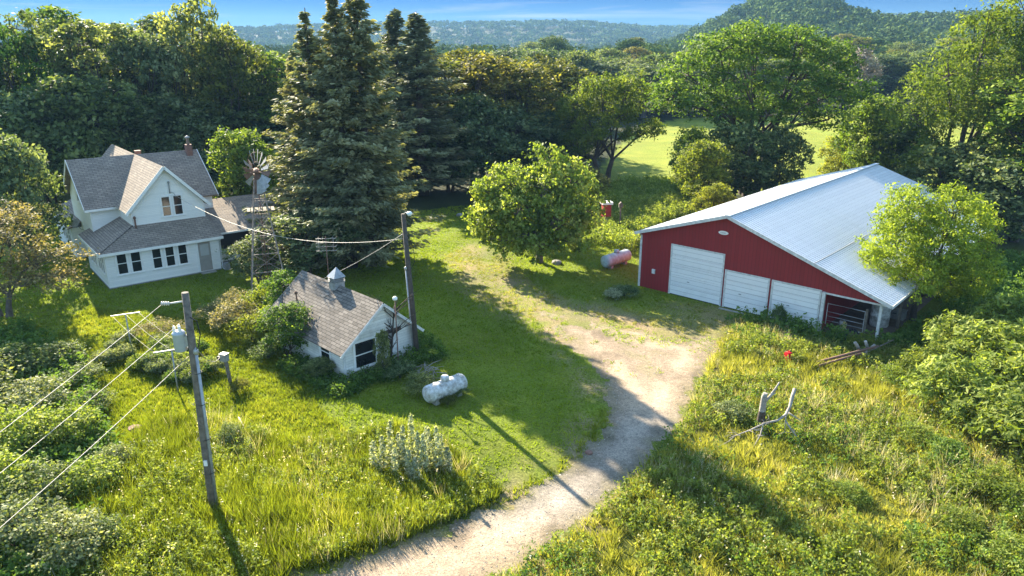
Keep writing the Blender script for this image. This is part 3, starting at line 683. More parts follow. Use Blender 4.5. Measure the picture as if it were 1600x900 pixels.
# tree line beyond the hay field
LINE = 'trees of the tree line beyond the hay field'
LAB_L = "broadleaf tree in the tree line beyond the hay field"
g_ = np.random.default_rng(31)
for k, x in enumerate(np.arange(800, 1130, 21)):
    Y = 178 + g_.uniform(-6, 10) + .03 * (x - 800)
    plant_px(['oak', 'oakb', 'round'][k % 3], x, 82 + g_.uniform(-7, 18), Y, g_.uniform(5.5, 8), LAB_L, group=LINE, leafm=['leaf_dark', 'leaf_oak'][k % 2])
for k, x in enumerate(np.arange(1290, 1500, 19)):
    Y = 186 + g_.uniform(-6, 14)
    plant_px(['oakb', 'round', 'oak'][k % 3], x, 84 + g_.uniform(-14, 22), Y, g_.uniform(5.5, 7.5), LAB_L, group=LINE, leafm=['leaf_oak', 'leaf_dark'][k % 2])
for k, (x, yt, Y) in enumerate([(1150, 90, 200), (1190, 95, 205), (1235, 92, 200), (1270, 86, 204), (820, 98, 160), (870, 110, 150), (1010, 100, 168), (1085, 108, 172)]):
    plant_px(['oak', 'round'][k % 2], x, yt, Y, 7, LAB_L, group=LINE, leafm='leaf_oak')
plant_px('loose', 1345, 78, 176, 6.5, "half bare greyish tree among the green trees beyond the field", leafm='leaf_bare')
LAB_B = "tree in the second wood between the field and the wooded hill"
for k in range(60):
    x = g_.uniform(820, 1560); Y = g_.uniform(215, 330); base = height(np.array([(x - 800) / FPX * Y]), np.array([Y]))[0]
    q = PY(x, 68, Y); plant(['oak', 'oakb', 'round', 'slim'][k % 4], q[0], Y, g_.uniform(13, 19), g_.uniform(5.5, 8.5), LAB_B, group='trees of the second wood', leafm=['leaf_dark', 'leaf_oak', 'leaf_far', 'leaf_olive'][k % 4], z=base - .3)

# ------------------------------------------------------------------ far woods: one mass on the hills
def far_woods():
    P = []
    g = np.random.default_rng(5)
    def add(n, fx, fy, keep):
        y = g.uniform(*fy, n); px = g.uniform(*fx, n); x = (px - 800) / FPX * y
        k = keep(x, y); P.append(np.stack([x[k], y[k]], 1))
    add(1900, (1040, 1640), (330, 760), lambda x, y: height(x, y) > 3.0)
    add(1500, (250, 1640), (240, 1250), lambda x, y: noise2(np.stack([x, y], 1), 60) > .40)
    add(3800, (-60, 1680), (1330, 1860), lambda x, y: np.ones(len(x), bool))
    P = np.concatenate(P); n = len(P); Z = height(P[:, 0], P[:, 1])
    far = P[:, 1] > 1200
    H = g.uniform(10, 17, n); Rr = g.uniform(5, 9, n) * np.where(far, 1.5, 1)
    m = np.where(far, 26, 80); idx = np.repeat(np.arange(n), m); d = unit(len(idx)); d[:, 2] = np.abs(d[:, 2]) * 1.2 - .35
    bump = g.uniform(.75, 1.08, len(idx))
    c = np.column_stack([P[idx], Z[idx] + H[idx] * .58]) + d * np.column_stack([Rr[idx], Rr[idx], H[idx] * .42]) * bump[:, None]
    V, F = leaves(c, d, 1, .75, .35, 1.2)
    s = np.where(far, 4.6, 2.1)[idx]; V = (c[:, None, :] + (V.reshape(-1, 4, 3) - c[:, None, :]) * s[:, None, None]).reshape(-1, 3)
    tc = g.uniform(0, 1, n)
    o = link(bpy.data.objects.new("far_woods", mesh_np("far_woods", V, F, M['leaf_far'], np.clip(.7 * tc[idx] + .3 * g.uniform(0, 1, len(idx)), 0, 1))))
    tag(o, "dense woods covering the far hills to the skyline", "woods", None, "stuff")
far_woods()

# ------------------------------------------------------------------ grass and weeds (stuff)
def inside(poly, n, seed):
    g = np.random.default_rng(seed); lo, hi = poly.min(0), poly.max(0); P = g.uniform(lo, hi, (n, 2)); return P[sdf(P, poly) < 0]
def free(P, extra=0.0):
    """off the drive and out of the buildings"""
    k = sdf(P, DRIVE) > .12 + extra
    for poly in FOOT: k &= sdf(P, poly) > .05
    return P[k]
def blades(name, P, hlo, hhi, wid, per, spread, mat, label, cat, seed, lean=.35, patch=3.0):
    """tufts: blades fan out of each tuft's foot"""
    g = np.random.default_rng(seed); n = len(P)
    pn = noise2(P, patch); idx = np.repeat(np.arange(n), per); m = len(idx)
    a0 = g.uniform(0, 6.283, m); r0 = np.abs(g.normal(size=m)) * spread
    od = np.column_stack([np.cos(a0), np.sin(a0)])
    b = np.column_stack([P[idx] + od * r0[:, None], np.zeros(m)])
    th = (hlo + (hhi - hlo) * g.uniform(0, 1, n) ** 1.4) * (.5 + pn)
    h = th[idx] * g.uniform(.55, 1.1, m)
    a = g.uniform(0, 6.283, m); w = wid * g.uniform(.6, 1.4, m)
    side = np.column_stack([np.cos(a), np.sin(a), np.zeros(m)]) * w[:, None] * .5
    ll = h * lean * g.uniform(.3, 1.5, m)
    tip = b + np.column_stack([od * ll[:, None], h]) + np.column_stack([g.normal(size=(m, 2)) * (.12 * h)[:, None], np.zeros(m)])
    V = np.stack([b - side, b + side, tip], 1).reshape(-1, 3)
    tint = np.clip(.40 * noise2(P + 13, patch * .6)[idx] + .36 * g.uniform(0, 1, n)[idx] + .24 * g.uniform(0, 1, m), 0, 1)
    o = link(bpy.data.objects.new(name, mesh_np(name, V, np.arange(3 * m).reshape(-1, 3), mat, tint)))
    return tag(o, label, cat, None, "stuff")
def herbs(name, P, hlo, hhi, leaf, per, mat, label, cat, seed, rad=.16, ratio=.5, patch=2.0, up=.6):
    """leafy stalks: leaves around a leaning stem"""
    g = np.random.default_rng(seed); n = len(P); idx = np.repeat(np.arange(n), per); m = len(idx)
    h = (hlo + (hhi - hlo) * g.uniform(0, 1, n)) * (.6 + .8 * noise2(P, patch)); t = g.uniform(.1, 1, m)
    ln = g.normal(size=(n, 2)) * .16
    c = np.column_stack([P[idx] + ln[idx] * (h[idx] * t)[:, None] + g.normal(size=(m, 2)) * rad * (1.15 - .8 * t)[:, None], h[idx] * t])
    d = np.column_stack([g.normal(size=(m, 2)), np.full(m, .3)])
    V, F = leaves(c, d, leaf, ratio, up=up)
    tint = np.clip(.45 * g.uniform(0, 1, n)[idx] + .3 * t + .25 * g.uniform(0, 1, m), 0, 1)
    o = link(bpy.data.objects.new(name, mesh_np(name, V, F, mat, tint)))
    return tag(o, label, cat, None, "stuff")

HA = RAD(39); HO = G(172, 452); SA = RAD(45); SO = G(540, 596)
def frame(o, a, u, v): return np.array([o[0] + cos(a) * u - sin(a) * v, o[1] + sin(a) * u + cos(a) * v])
FOOT = [np.array([frame(HO, HA, *p) for p in ((-.1, -.1), (7.5, -.1), (7.5, 1.6), (13.6, 1.6), (13.6, 12.6), (7.2, 16.4), (2.3, 16.4), (-.3, 17.8))]),
        np.array([frame(BO, BA, *p) for p in ((-2.5, -.05), (10, -.05), (13.2, -.05), (13.2, 27), (-2.5, 27))]),
        np.array([frame(SO, SA, *p) for p in ((0, 0), (4.35, 0), (4.35, 7.2), (0, 7.2))])]
LAWN = np.array([(-34, 20), (-8, 17), (6, 30), (5, 45), (24, 30), (24, 60), (10, 84), (-12, 70), (-40, 60)])
P = free(inside(LAWN, 120000, 1)); P = P[(sdf(P, MEADOW) > 0) & (sdf(P, TALL_L) > 0)]
P = P[rng.uniform(0, 1, len(P)) < 1 - .75 * (sdf(P, WORN) < 0)]
blades("lawn_grass", P, .05, .16, .045, 5, .10, M['lawnblade'], "short mown lawn grass around the yard", "grass", 2, .7)
P = free(inside(MID_L, 14000, 3)); blades("lush_grass", P, .08, .26, .036, 12, .09, M['grass'], "lush bright uncut grass in front of the farmhouse", "grass", 4, .6)
P = free(inside(TALL_L, 8500, 5)); blades("tall_grass", P, .2, .68, .036, 20, .09, M['grass'], "tall seeding grass on the bank left of the driveway", "grass", 6, .45, 2.2)
P = free(inside(TALL_L, 5200, 51)); P = P[noise2(P + 17, 1.3) > .4]; herbs("bank_herbs", P, .25, .7, .10, 22, M['herb'], "leafy green weeds among the tall grass on the bank", "weeds", 52, .12)
P = free(inside(MEADOW, 15000, 7)); P = P[P[:, 0] < 32]; blades("meadow_grass", P, .15, .52, .034, 17, .09, M['meadow'], "yellowing rough meadow grass right of the driveway", "grass", 8, .6, 2.0)
P = free(inside(MEADOW, 14000, 9)); P = P[(P[:, 0] < 32) & (noise2(P + 5, 1.6) > .42)]; herbs("meadow_weeds", P, .2, .75, .13, 24, M['herb'], "leafy green weeds scattered through the meadow", "weeds", 10)
P = free(inside(MEADOW, 4000, 91)); P = P[(P[:, 0] < 32) & (noise2(P + 31, 2.4) > .62)]; herbs("meadow_brush", P, .3, .9, .12, 26, M['shadeweed'], "darker green weed patches in the meadow", "weeds", 92, .18)
P = free(inside(MEADOW, 5200, 61)); P = P[(P[:, 0] < 32) & (noise2(P + 63, 1.5) > .5)]; blades("dry_stems", P, .3, .8, .022, 9, .1, M['seed'], "dry straw-coloured stems standing in the meadow", "grass", 62, .35)
P = free(inside(TALL_L, 900, 65)); P = P[noise2(P + 63, 1.5) > .5]; blades("dry_bank_stems", P, .4, .9, .022, 7, .1, M['seed'], "dry straw-coloured stems on the bank left of the driveway", "grass", 66, .3)
P = free(inside(MEADOW, 700, 21)); P = P[P[:, 0] < 32]; herbs("meadow_flowers", P, .55, .85, .06, 7, M['seed'], "pale seed heads and small white flowers in the meadow", "flowers", 22, .05, .8)
P = free(inside(TALL_L, 260, 23)); herbs("grass_seed_heads", P, .7, 1.0, .07, 7, M['seed'], "pale seed heads above the tall grass", "seed heads", 24, .05, .6)
VERGE = GP([(1140, 500), (1200, 500), (1290, 515), (1390, 530), (1470, 500), (1480, 430), (1560, 400), (1720, 420), (1720, 560), (1600, 545), (1400, 550), (1250, 530), (1180, 512)])
P = free(inside(VERGE, 6500, 11)); herbs("barn_weeds", P, .4, 1.15, .19, 24, M['shadeweed'], "shaded rank weeds along the front and right of the barn", "weeds", 12, .2)
BACKW = GP([(930, 345), (1000, 325), (1060, 320), (1120, 330), (1060, 345), (1000, 372), (990, 400), (960, 392), (930, 380)])
P = free(inside(BACKW, 4600, 13)); herbs("tall_weeds", P, .7, 1.45, .2, 22, M['herb'], "tall pale green weeds between the lawn tree and the barn", "weeds", 14, .2, .35)
BACKF = GP([(930, 300), (985, 285), (1060, 285), (1120, 310), (1060, 325), (1000, 328), (940, 345)])
P = inside(BACKF, 3600, 15); herbs("field_edge_weeds", P, .5, 1.1, .24, 18, M['herb'], "rank weeds along the near edge of the hay field", "weeds", 16, .25)
SHEDW = np.array([frame(SO, SA, *p) for p in ((-1.4, -1.6), (5.4, -1.4), (6.2, 1.5), (5.2, 3), (4.4, 3), (4.4, 0), (0, 0), (0, 4), (-1.6, 4))])
P = free(inside(SHEDW, 2600, 17)); herbs("shed_weeds", P, .2, .75, .13, 22, M['shadeweed'], "dark green weeds crowding the foot of the shed", "weeds", 18, .16)
EDGE = inside(GP([(420, 905), (520, 872), (700, 805), (800, 766), (900, 700), (940, 640), (955, 640), (945, 690), (900, 725), (800, 790), (700, 828), (520, 895)]), 2600, 19)
P = EDGE[(sdf(EDGE, DRIVE) > -.12) & (sdf(EDGE, DRIVE) < .8)]; blades("verge_grass", P, .1, .3, .035, 10, .1, M['grass'], "bright grass fringe along the edge of the gravel", "grass", 20, .6)
LEFTW = GP([(-120, 520), (40, 510), (130, 560), (160, 640), (190, 720), (150, 830), (100, 930), (-200, 930)])
P = inside(LEFTW, 5200, 25); herbs("bank_weeds", P, .3, .9, .17, 22, M['shadeweed'], "tangled weeds on the bank at the lower left", "weeds", 26, .2)

P = inside(DRIVE, 9000, 71); P = P[(P[:, 1] > 33.5) & (noise2(P + 55, 1.0) > .50) & (rng.uniform(0, 1, len(P)) < sstep(33, 41, P[:, 1]) + .15)]
blades("apron_grass", P, .03, .12, .035, 9, .1, M['lawnblade'], "thin grass growing through the gravel in front of the barn", "grass", 72, .8)
P = inside(WORN, 9000, 73); P = P[(sdf(P, DRIVE) > 0) & (noise2(P + 33, .9) > .45)]
blades("worn_grass", P, .04, .13, .035, 9, .1, M['meadow'], "patchy dry grass on the worn ground beside the driveway", "grass", 74, .8)
def stones():
    g = np.random.default_rng(44); P = inside(DRIVE, 26000, 43); d = sdf(P, DRIVE); n = len(P)
    keep = g.uniform(0, 1, n) < np.where(P[:, 1] < 34, .9, .25) * np.where((d > -.7) | (d < -2.1), 1, .4); P = P[keep]; n = len(P)
    r = (g.uniform(.012, .034, n) * np.where(g.uniform(0, 1, n) > .97, 1.8, 1))[:, None]
    a = g.uniform(0, 6.283, n); u = np.column_stack([np.cos(a), np.sin(a), np.zeros(n)]) * r; v = np.column_stack([-np.sin(a), np.cos(a), np.zeros(n)]) * r * g.uniform(.6, 1, n)[:, None]
    c = np.column_stack([P, np.full(n, .006)]); w = np.array([0, 0, 1.0]) * r * g.uniform(.5, .9, n)[:, None]
    V = np.stack([c + u, c + v, c - u, c - v, c + w + .25 * u], 1).reshape(-1, 3)
    F = (np.arange(n)[:, None, None] * 5 + np.array([[0, 1, 4], [1, 2, 4], [2, 3, 4], [3, 0, 4]])[None]).reshape(-1, 3)
    m, t, b = mat_new('loose_stone'); at = nd(t, "ShaderNodeAttribute", attribute_name="tint"); rr = ramp(t, [(0, (.12, .105, .09)), (.6, (.25, .215, .175)), (1, (.40, .36, .31))])
    t.links.new(at.outputs['Fac'], rr.inputs[0]); t.links.new(rr.outputs[0], b.inputs['Base Color']); b.inputs['Roughness'].default_value = .9
    o = link(bpy.data.objects.new("loose_gravel", mesh_np("loose_gravel", V, F, m, np.repeat(g.uniform(0, 1, n), 4)))); tag(o, "loose stones scattered over the gravel driveway", "gravel", None, "stuff")
stones()
# ------------------------------------------------------------------ shrubs and small plants
proto('shrub', [(0, 0, 1.05, .75, .75, .55), (-.55, .2, .75, .6, .6, .5), (.55, -.15, .8, .6, .6, .5), (.1, -.6, .65, .6, .5, .45), (-.1, .55, .8, .6, .55, .5)], .26, .115, 24, .03, .3, stems=3, tw=6)
proto('frond', [(0, 0, 2.1, 1.3, 1.3, .8), (-1.1, .3, 1.5, 1.1, 1.1, .8), (1.1, -.3, 1.6, 1.1, 1.1, .8), (.2, -1.2, 1.3, 1.1, 1, .75), (-.2, 1.1, 1.6, 1.1, 1, .8), (.9, 1, 1.9, .9, .9, .6), (-1, -1, 1.1, .9, .9, .6)], .46, .34, 22, .05, .5, 'bark', 'leaf_green', 5, stems=4, ratio=.3, droop=.45, flat=.5, up=.9)
proto('mound', [(0, 0, .3, .55, .55, .32), (.2, .1, .42, .35, .35, .2), (-.2, -.1, .36, .35, .35, .22)], .12, .075, 16, .012, .12, stems=2, tw=4, leafm='leaf_grey', dens=1.3)
proto('feather', [(0, 0, .9, .7, .7, .6), (-.6, 0, .65, .6, .6, .5), (.6, .1, .7, .6, .6, .5)], .24, .14, 24, .02, .25, stems=4, tw=6, ratio=.22, leafm='leaf_bronze', up=.2)
def shrub_px(p, x, y, r, h, label, lm=None, group=None, cat='shrub', name='shrub'):
    q = G(x, y); return plant(p, q[0], q[1], h, r, label, cat=cat, group=group, leafm=lm, name=name, parts=('foliage', 'stem'))

LAB_S = "bright green shrub with drooping compound leaves in the thicket at the right edge"
for x, y, r, h in [(1475, 640, 1.9, 2.6), (1540, 600, 2.3, 3.2), (1500, 580, 2.0, 2.8), (1590, 560, 2.4, 3.4), (1605, 640, 2.4, 3.2), (1660, 610, 2.8, 3.6), (1560, 690, 2.0, 2.4), (1630, 720, 2.4, 2.6), (1445, 600, 1.4, 1.9), (1680, 540, 2.6, 3.4), (1560, 545, 1.9, 2.8)]:
    shrub_px('frond', x, y, r, h, LAB_S, random.choice(['herb', 'herb', 'leaf_lime']), 'shrubs of the thicket at the right edge')
LAB_S2 = "low leafy shrub growing out of the meadow in front of the thicket"
for x, y, r, h in [(1480, 720, 1.0, .9), (1540, 770, 1.2, 1.0), (1430, 690, .8, .8), (1585, 800, 1.1, 1.0), (1500, 830, .9, .7), (1395, 600, .9, .9), (1330, 780, .7, .6), (1580, 880, 1.0, .9)]:
    shrub_px('shrub', x, y, r, h, LAB_S2, random.choice(['leaf_green', 'leaf_lime', 'herb']), 'low shrubs in the meadow')
LAB_S3 = "grey-green tangled shrub on the bank at the lower left"
for x, y, r, h in [(40, 700, 1.5, 1.7), (110, 690, 1.3, 1.5), (-10, 780, 1.6, 1.8), (70, 790, 1.5, 1.6), (140, 770, 1.2, 1.3), (30, 860, 1.5, 1.6), (110, 870, 1.4, 1.4), (180, 730, .8, .9), (-60, 700, 1.8, 2.0), (-70, 860, 1.8, 1.8), (160, 850, .9, .9)]:
    shrub_px('shrub', x, y, r, h, LAB_S3, random.choice(['leaf_grey', 'herb', 'leaf_oak']), 'shrubs on the lower left bank')
LAB_S4 = "dark brambly shrub under the russet tree at the left edge"
for x, y, r, h in [(20, 590, 1.8, 1.7), (100, 570, 1.4, 1.2), (60, 640, 1.7, 1.5), (150, 640, 1.0, .9), (130, 600, 1.1, 1.0), (-40, 620, 2.2, 2.0)]:
    shrub_px('shrub', x, y, r, h, LAB_S4, random.choice(['leaf_grey', 'leaf_oak', 'leaf_oak', 'leaf_olive']), 'brambly shrubs under the russet tree')
# russet tree at the left edge
proto('russet', [(-1.5, 0, 5.2, 2.2, 2, 1.5), (1.2, -.4, 5.0, 2.1, 1.9, 1.3), (2.8, .2, 3.6, 1.7, 1.7, 1.1), (.4, -1.6, 3.6, 2.0, 1.7, 1.3), (-2.4, -1, 3.6, 2, 1.8, 1.4), (2.2, -1.2, 2.4, 1.5, 1.4, .8), (0, 1.2, 5.6, 2, 1.8, 1.2), (3.6, -.4, 2.6, 1.1, 1.1, .7)],
      .46, .17, 26, .16, 1.4, 'barkpale', 'leaf_brown', 16, stems=2, dens=.95)
q = G(18, 500); plant('russet', q[0] - .8, q[1] + .6, 6.6, 4.9, "russet and olive leaved tree with bare twigs at the left edge beside the farmhouse", rz=0, name='russet_tree')
# shrub border by the shed
shrub_px('shrub', 372, 520, 1.5, 1.9, "feathery bronze and grey shrub left of the shed border", 'leaf_bronze')
shrub_px('feather', 345, 505, 1.4, 1.5, "dusky plumed shrub at the left end of the shed border", 'leaf_bronze')
shrub_px('shrub', 400, 495, 1.2, 1.7, "greyish shrub below the windmill legs", 'leaf_grey')
shrub_px('shrub', 430, 525, 1.5, 1.9, "lime green shrub in the middle of the shed border", 'leaf_lime')
shrub_px('bushy', 452, 556, 1.6, 2.9, "green bush growing against the left wall of the shed", 'leaf_green')
shrub_px('bushy', 448, 512, 1.5, 3.3, "upright green bush at the back left corner of the shed", 'leaf_green')
shrub_px('shrub', 395, 535, 1.3, 1.6, "pale green shrub between the bronze shrub and the lime green one", 'leaf_lime')
shrub_px('shrub', 415, 500, 1.4, 2.2, "taller lime shrub at the back of the shed border", 'leaf_lime')
shrub_px('feather', 372, 492, 1.4, 1.7, "pale plumed grassy shrub at the back of the shed border", 'leaf_bronze')
shrub_px('bushy', 498, 590, .8, 1.0, "low dark bush at the front left corner of the shed", 'leaf_oak')
shrub_px('shrub', 420, 560, 1.0, 1.0, "low green shrub at the front of the shed border", 'leaf_oak')
shrub_px('feather', 250, 530, 1.3, 1.3, "dry brownish plumed shrub behind the leafy mounds", 'leaf_bronze')
shrub_px('shrub', 375, 615, .55, .8, "small shrub beside the meter post", 'leaf_olive')
shrub_px('shrub', 360, 695, .6, 1.0, "dark upright shrub in the long grass right of the near utility pole", 'leaf_dark')
shrub_px('shrub', 975, 462, 1.0, .7, "dark green shrub at the left corner of the barn", 'leaf_dark')
shrub_px('mound', 960, 466, .7, .6, "grey-leaved mound plant in front of the barn corner shrub", 'sage')
shrub_px('shrub', 1142, 655, .8, .9, "grey twiggy shrub left of the dead tree stump", 'leaf_grey')
shrub_px('shrub', 655, 612, .9, .9, "dark shrub behind the weedy propane tank", 'leaf_oak')
shrub_px('shrub', 625, 590, .9, .9, "dark leafy shrub at the front right corner of the shed", 'leaf_dark')
shrub_px('bushy', 599, 590, .42, 2.5, "climbing green sapling on the front wall of the shed", 'leaf_oak')
shrub_px('shrub', 720, 618, .45, .5, "small weedy shrub at the right end of the propane tank", 'leaf_oak')
shrub_px('shrub', 700, 632, .4, .45, "small weedy shrub in front of the propane tank", 'leaf_olive')
shrub_px('shrub', 1216, 508, .45, 1.3, "thin sapling between the two smaller garage doors", 'leaf_dark')
shrub_px('shrub', 1345, 545, .8, .9, "bright weedy shrub beside the pipe pile", 'leaf_lime')
LAB_P = "rounded leafy peony mound in the bed near the clotheslines"
g_ = np.random.default_rng(77)
for k in range(52):
    a = g_.uniform(0, 6.283); rr = math.sqrt(g_.uniform(0, 1)); x = 248 + 92 * rr * cos(a); y = 568 + 32 * rr * sin(a) + .12 * (x - 248)
    s = g_.uniform(.40, .66); shrub_px('mound', x, y, s, s * 1.25, LAB_P, random.choice(['leaf_grey', 'herb', 'leaf_green']), 'peony mounds', 'flower bed plant', 'peony_plant')
# tall pale stalks (mullein-like) on the bank
def stalk_proto():
    g = np.random.default_rng(9); c, d = [], []
    for k in range(260):
        t = g.uniform(.05, 1); a = g.uniform(0, 6.283); r = .2 * (1 - t) ** .8 + .045
        c.append((cos(a) * r * g.uniform(.3, 1), sin(a) * r * g.uniform(.3, 1), 1.5 * t)); d.append((cos(a), sin(a), .5))
    V, F = leaves(np.array(c), np.array(d), .13, .4, .4, .8)
    PROTO['stalk'] = (mesh_np('stalk', V, F, M['sage'], g.uniform(0, 1, 260)), MB().tube([(0, 0, -.05), (0, 0, 1.5)], [.02, .008], 5).mesh('stalk_stem', M['sage']), 1.5, .2)
stalk_proto()
LAB_T = "tall pale grey-green weed stalk on the bank left of the driveway"
for x, y, h in [(600, 745, 1.3), (612, 730, 1.5), (625, 735, 1.2), (632, 742, 1.6), (645, 728, 1.7), (655, 740, 1.3), (663, 748, 1.4), (672, 742, 1.5), (684, 745, 1.6), (690, 738, 1.2), (640, 755, 1.0), (618, 752, 1.0), (700, 745, .9), (585, 740, 1.0), (650, 762, .9), (668, 724, 1.2)]:
    shrub_px('stalk', x, y - 6, .24, h * 1.25, LAB_T, None, 'tall weed stalks on the bank', 'weed', 'weed_stalk')

# ------------------------------------------------------------------ farmhouse
def window(parent, o, right, out, w, h, trim=.1, rail=True, name='window', glass='glass'):
    """o: lower left corner of the opening on the wall face"""
    o = np.array(o, float); r = np.array(right, float); n = np.array(out, float); up = np.array([0, 0, 1.0])
    f = MB()
    def bar(a0, a1, b0, b1, d0, d1):
        pts = [o + r * a + up * b + n * d0 for a, b in ((a0, b0), (a1, b0), (a1, b1), (a0, b1))]; f.prism(pts, n * (d1 - d0))
    bar(-trim, 0, -trim * .6, h + trim, .0, .05); bar(w, w + trim, -trim * .6, h + trim, .0, .05)
    bar(0, w, h, h + trim, .0, .048); bar(-trim * 1.2, w + trim * 1.2, -trim * 1.2, -trim * .6, .0, .09); bar(0, w, -trim * .6, 0, .0, .045)
    if rail:
        bar(0, w, h * .48, h * .48 + .05, .012, .04); bar(0, .04, 0, h, .012, .034); bar(w - .04, w, 0, h, .012, .034)
    fo = f.build(name, M['white'], parent)
    MB().prism([o + r * a + up * b + n * .004 for a, b in ((0, 0), (w, 0), (w, h), (0, h))], n * .012).build('pane', M[glass], fo)
    return fo

H = empty('farmhouse', HO, HA, "white clapboard two-storey farmhouse with grey shingled gables and porch", "house")
w = MB()
w.prism([(0, 0, 0), (7.46, 0, 0), (7.46, 0, 2.5), (0, 0, 2.5)][::-1], (0, 6.4, 0))
w.prism([(.45, 5.2, 0), (.45, 12.6, 0), (.45, 12.6, 4.85), (.45, 8.9, 7.55), (.45, 5.2, 4.85)], (8.55, 0, 0))
w.prism([(2.3, 1.4, 0), (7.2, 1.4, 0), (7.2, 1.4, 4.95), (4.75, 1.4, 7.52), (2.3, 1.4, 4.95)][::-1], (0, 15.0, 0))
w.prism([(-.25, 10, 0), (-.25, 17.8, 0), (-.25, 17.8, 2.38), (-.25, 10, 2.38)], (2.5, 0, 0))
w.prism([(7.47, 1.6, 0), (7.47, 11, 0), (7.47, 11, 2.5), (7.47, 6.6, 3.85), (7.47, 1.6, 2.5)], (6.1, 0, 0))
w.build('wall', M['siding'], H)
MB().box((-.015, -.015, -.2), (7.475, 6.43, .07)).box((.42, 5.17, -.2), (9.03, 12.63, .2)).box((7.4, 1.57, -.2), (13.6, 11.03, .11)).build('foundation', M['stone'], H)
rf = MB()
sl = (7.68 - 4.62) / (8.9 - 4.8)
rf.slab([(.05, 4.8, 4.62), (9.35, 4.8, 4.62), (9.35, 8.9, 7.68), (.05, 8.9, 7.68)], .12)
rf.slab([(9.35, 13.0, 4.62), (.05, 13.0, 4.62), (.05, 8.9, 7.68), (9.35, 8.9, 7.68)], .12)
rf.build('roof', M['shingle'], H)
rg = MB()
rg.slab([(1.95, 16.7, 4.72), (1.95, 1.0, 4.72), (4.75, 1.0, 7.70), (4.75, 16.7, 7.70)], .12)
rg.slab([(7.55, 1.0, 4.72), (7.55, 16.7, 4.72), (4.75, 16.7, 7.70), (4.75, 1.0, 7.70)], .12)
rg.build('gable_roof', M['shingle'], H)
pr_ = MB()
pr_.slab([(-.35, -.35, 2.55), (7.75, -.35, 2.55), (7.2, 1.42, 3.80), (2.32, 1.42, 3.80)], .09)
pr_.slab([(-.35, 6.7, 2.55), (-.35, -.35, 2.55), (2.32, 1.42, 3.80), (2.32, 6.7, 3.80)], .09)
pr_.build('porch_roof', M['shingle'], H)
MB().tube([(-.35, -.35, 2.56), (2.32, 1.42, 3.81)], .05, 6).build('hip_cap', M['shed_shingle'], H)
rl = MB(); rl.slab([(-.55, 18.1, 2.42), (-.55, 9.8, 2.42), (2.3, 9.8, 3.7), (2.3, 18.1, 3.7)], .09); rl.build('lean_to_roof', M['shingle'], H)
rw = MB()
rw.slab([(7.6, 1.2, 2.42), (13.9, 1.2, 2.42), (13.9, 6.6, 3.95), (7.6, 6.6, 3.95)], .09)
rw.slab([(13.9, 11.4, 2.42), (7.6, 11.4, 2.42), (7.6, 6.6, 3.95), (13.9, 6.6, 3.95)], .09)
rw.build('wing_roof', M['shingle'], H)
tr = MB()   # fascias, rake boards, corner boards
for a, b in (((1.93, .97, 4.66), (4.75, .97, 7.66)), ((7.57, .97, 4.66), (4.75, .97, 7.66))): tr.beam(a, b, .04, .2)
for y0, y1 in ((4.8, 8.9), (13.0, 8.9)):
    tr.beam((.03, y0, 4.56), (.03, y1, 7.62), .04, .2); tr.beam((9.37, y0, 4.56), (9.37, y1, 7.62), .04, .2)
tr.box((-.36, -.40, 2.36), (7.76, -.37, 2.55)).box((-.40, -.36, 2.36), (-.37, 6.7, 2.55)).box((.05, 4.76, 4.44), (2.2, 4.79, 4.6)).box((-.60, 9.8, 2.28), (-.57, 18.1, 2.42)).box((7.78, 1.14, 2.28), (13.9, 1.17, 2.42))
for x in (-.02, 7.38): tr.box((x, -.022, .22), (x + .1, .1, 2.36))
tr.box((.43, 5.175, 2.6), (.55, 5.3, 4.6)); tr.box((2.28, 1.375, 3.4), (2.4, 1.5, 4.7)); tr.box((7.1, 1.375, 3.4), (7.22, 1.5, 4.7))
tr.build('trim', M['white'], H)
for u0, u1 in ((.68, 1.32), (1.56, 2.2), (2.92, 3.52), (3.78, 4.38), (4.64, 5.24)):
    window(H, (u0, 0, .93), (1, 0, 0), (0, -1, 0), u1 - u0, 1.42)
for u0 in (4.36, 5.16): window(H, (u0, 1.4, 4.2), (1, 0, 0), (0, -1, 0), .58, 1.32)
for v0 in (.5, 1.15, 1.8, 3.1, 3.75, 4.4): window(H, (0, v0 + .45, 1.0), (0, -1, 0), (-1, 0, 0), .45, 1.25, .07)
for v0 in (11.2, 12.4, 13.6): window(H, (-.25, v0 + .7, 1.0), (0, -1, 0), (-1, 0, 0), .6, 1.1, .08)
window(H, (8.1, 1.6, .95), (1, 0, 0), (0, -1, 0), 4.4, 1.35, .12, False, 'screen_window', 'screen')
window(H, (.45, 9.4, 4.6), (0, -1, 0), (-1, 0, 0), .7, 1.1, .1)
d = MB()
for a, b in (((5.88, 0, .1), (6.0, -.055, 2.24)), ((6.86, 0, .1), (6.98, -.055, 2.24)), ((5.88, 0, 2.24), (6.98, -.055, 2.38))): d.box(a, b)
df = d.build('door_frame', M['white'], H)
dl = MB().box((6.002, .0, .12), (6.858, -.035, 2.238)).build('door', M['cream'], H)
MB().box((6.14, -.036, 1.25), (6.72, -.048, 2.08)).build('door_glass', M['curtain'], dl)
MB().lathe([(.02, 0), (.035, .03), (.035, .06), (.01, .08)], (6.08, -.036, 1.05), (0, -1, 0), 8).build('handle', M['metal'], dl)
MB().box((5.95, -.5, 0), (6.95, -.06, .08)).build('door_step', M['concrete'], H)
ch = MB().box((8.45, 8.35, 6.9), (8.9, 8.8, 8.15)).build('chimney', M['brick'], H)
MB().lathe([(.12, 0), (.12, .5), (.2, .52), (.2, .58), (.02, .7)], (8.68, 8.58, 8.15), n=10).build('chimney_pipe', M['dullmetal'], ch)
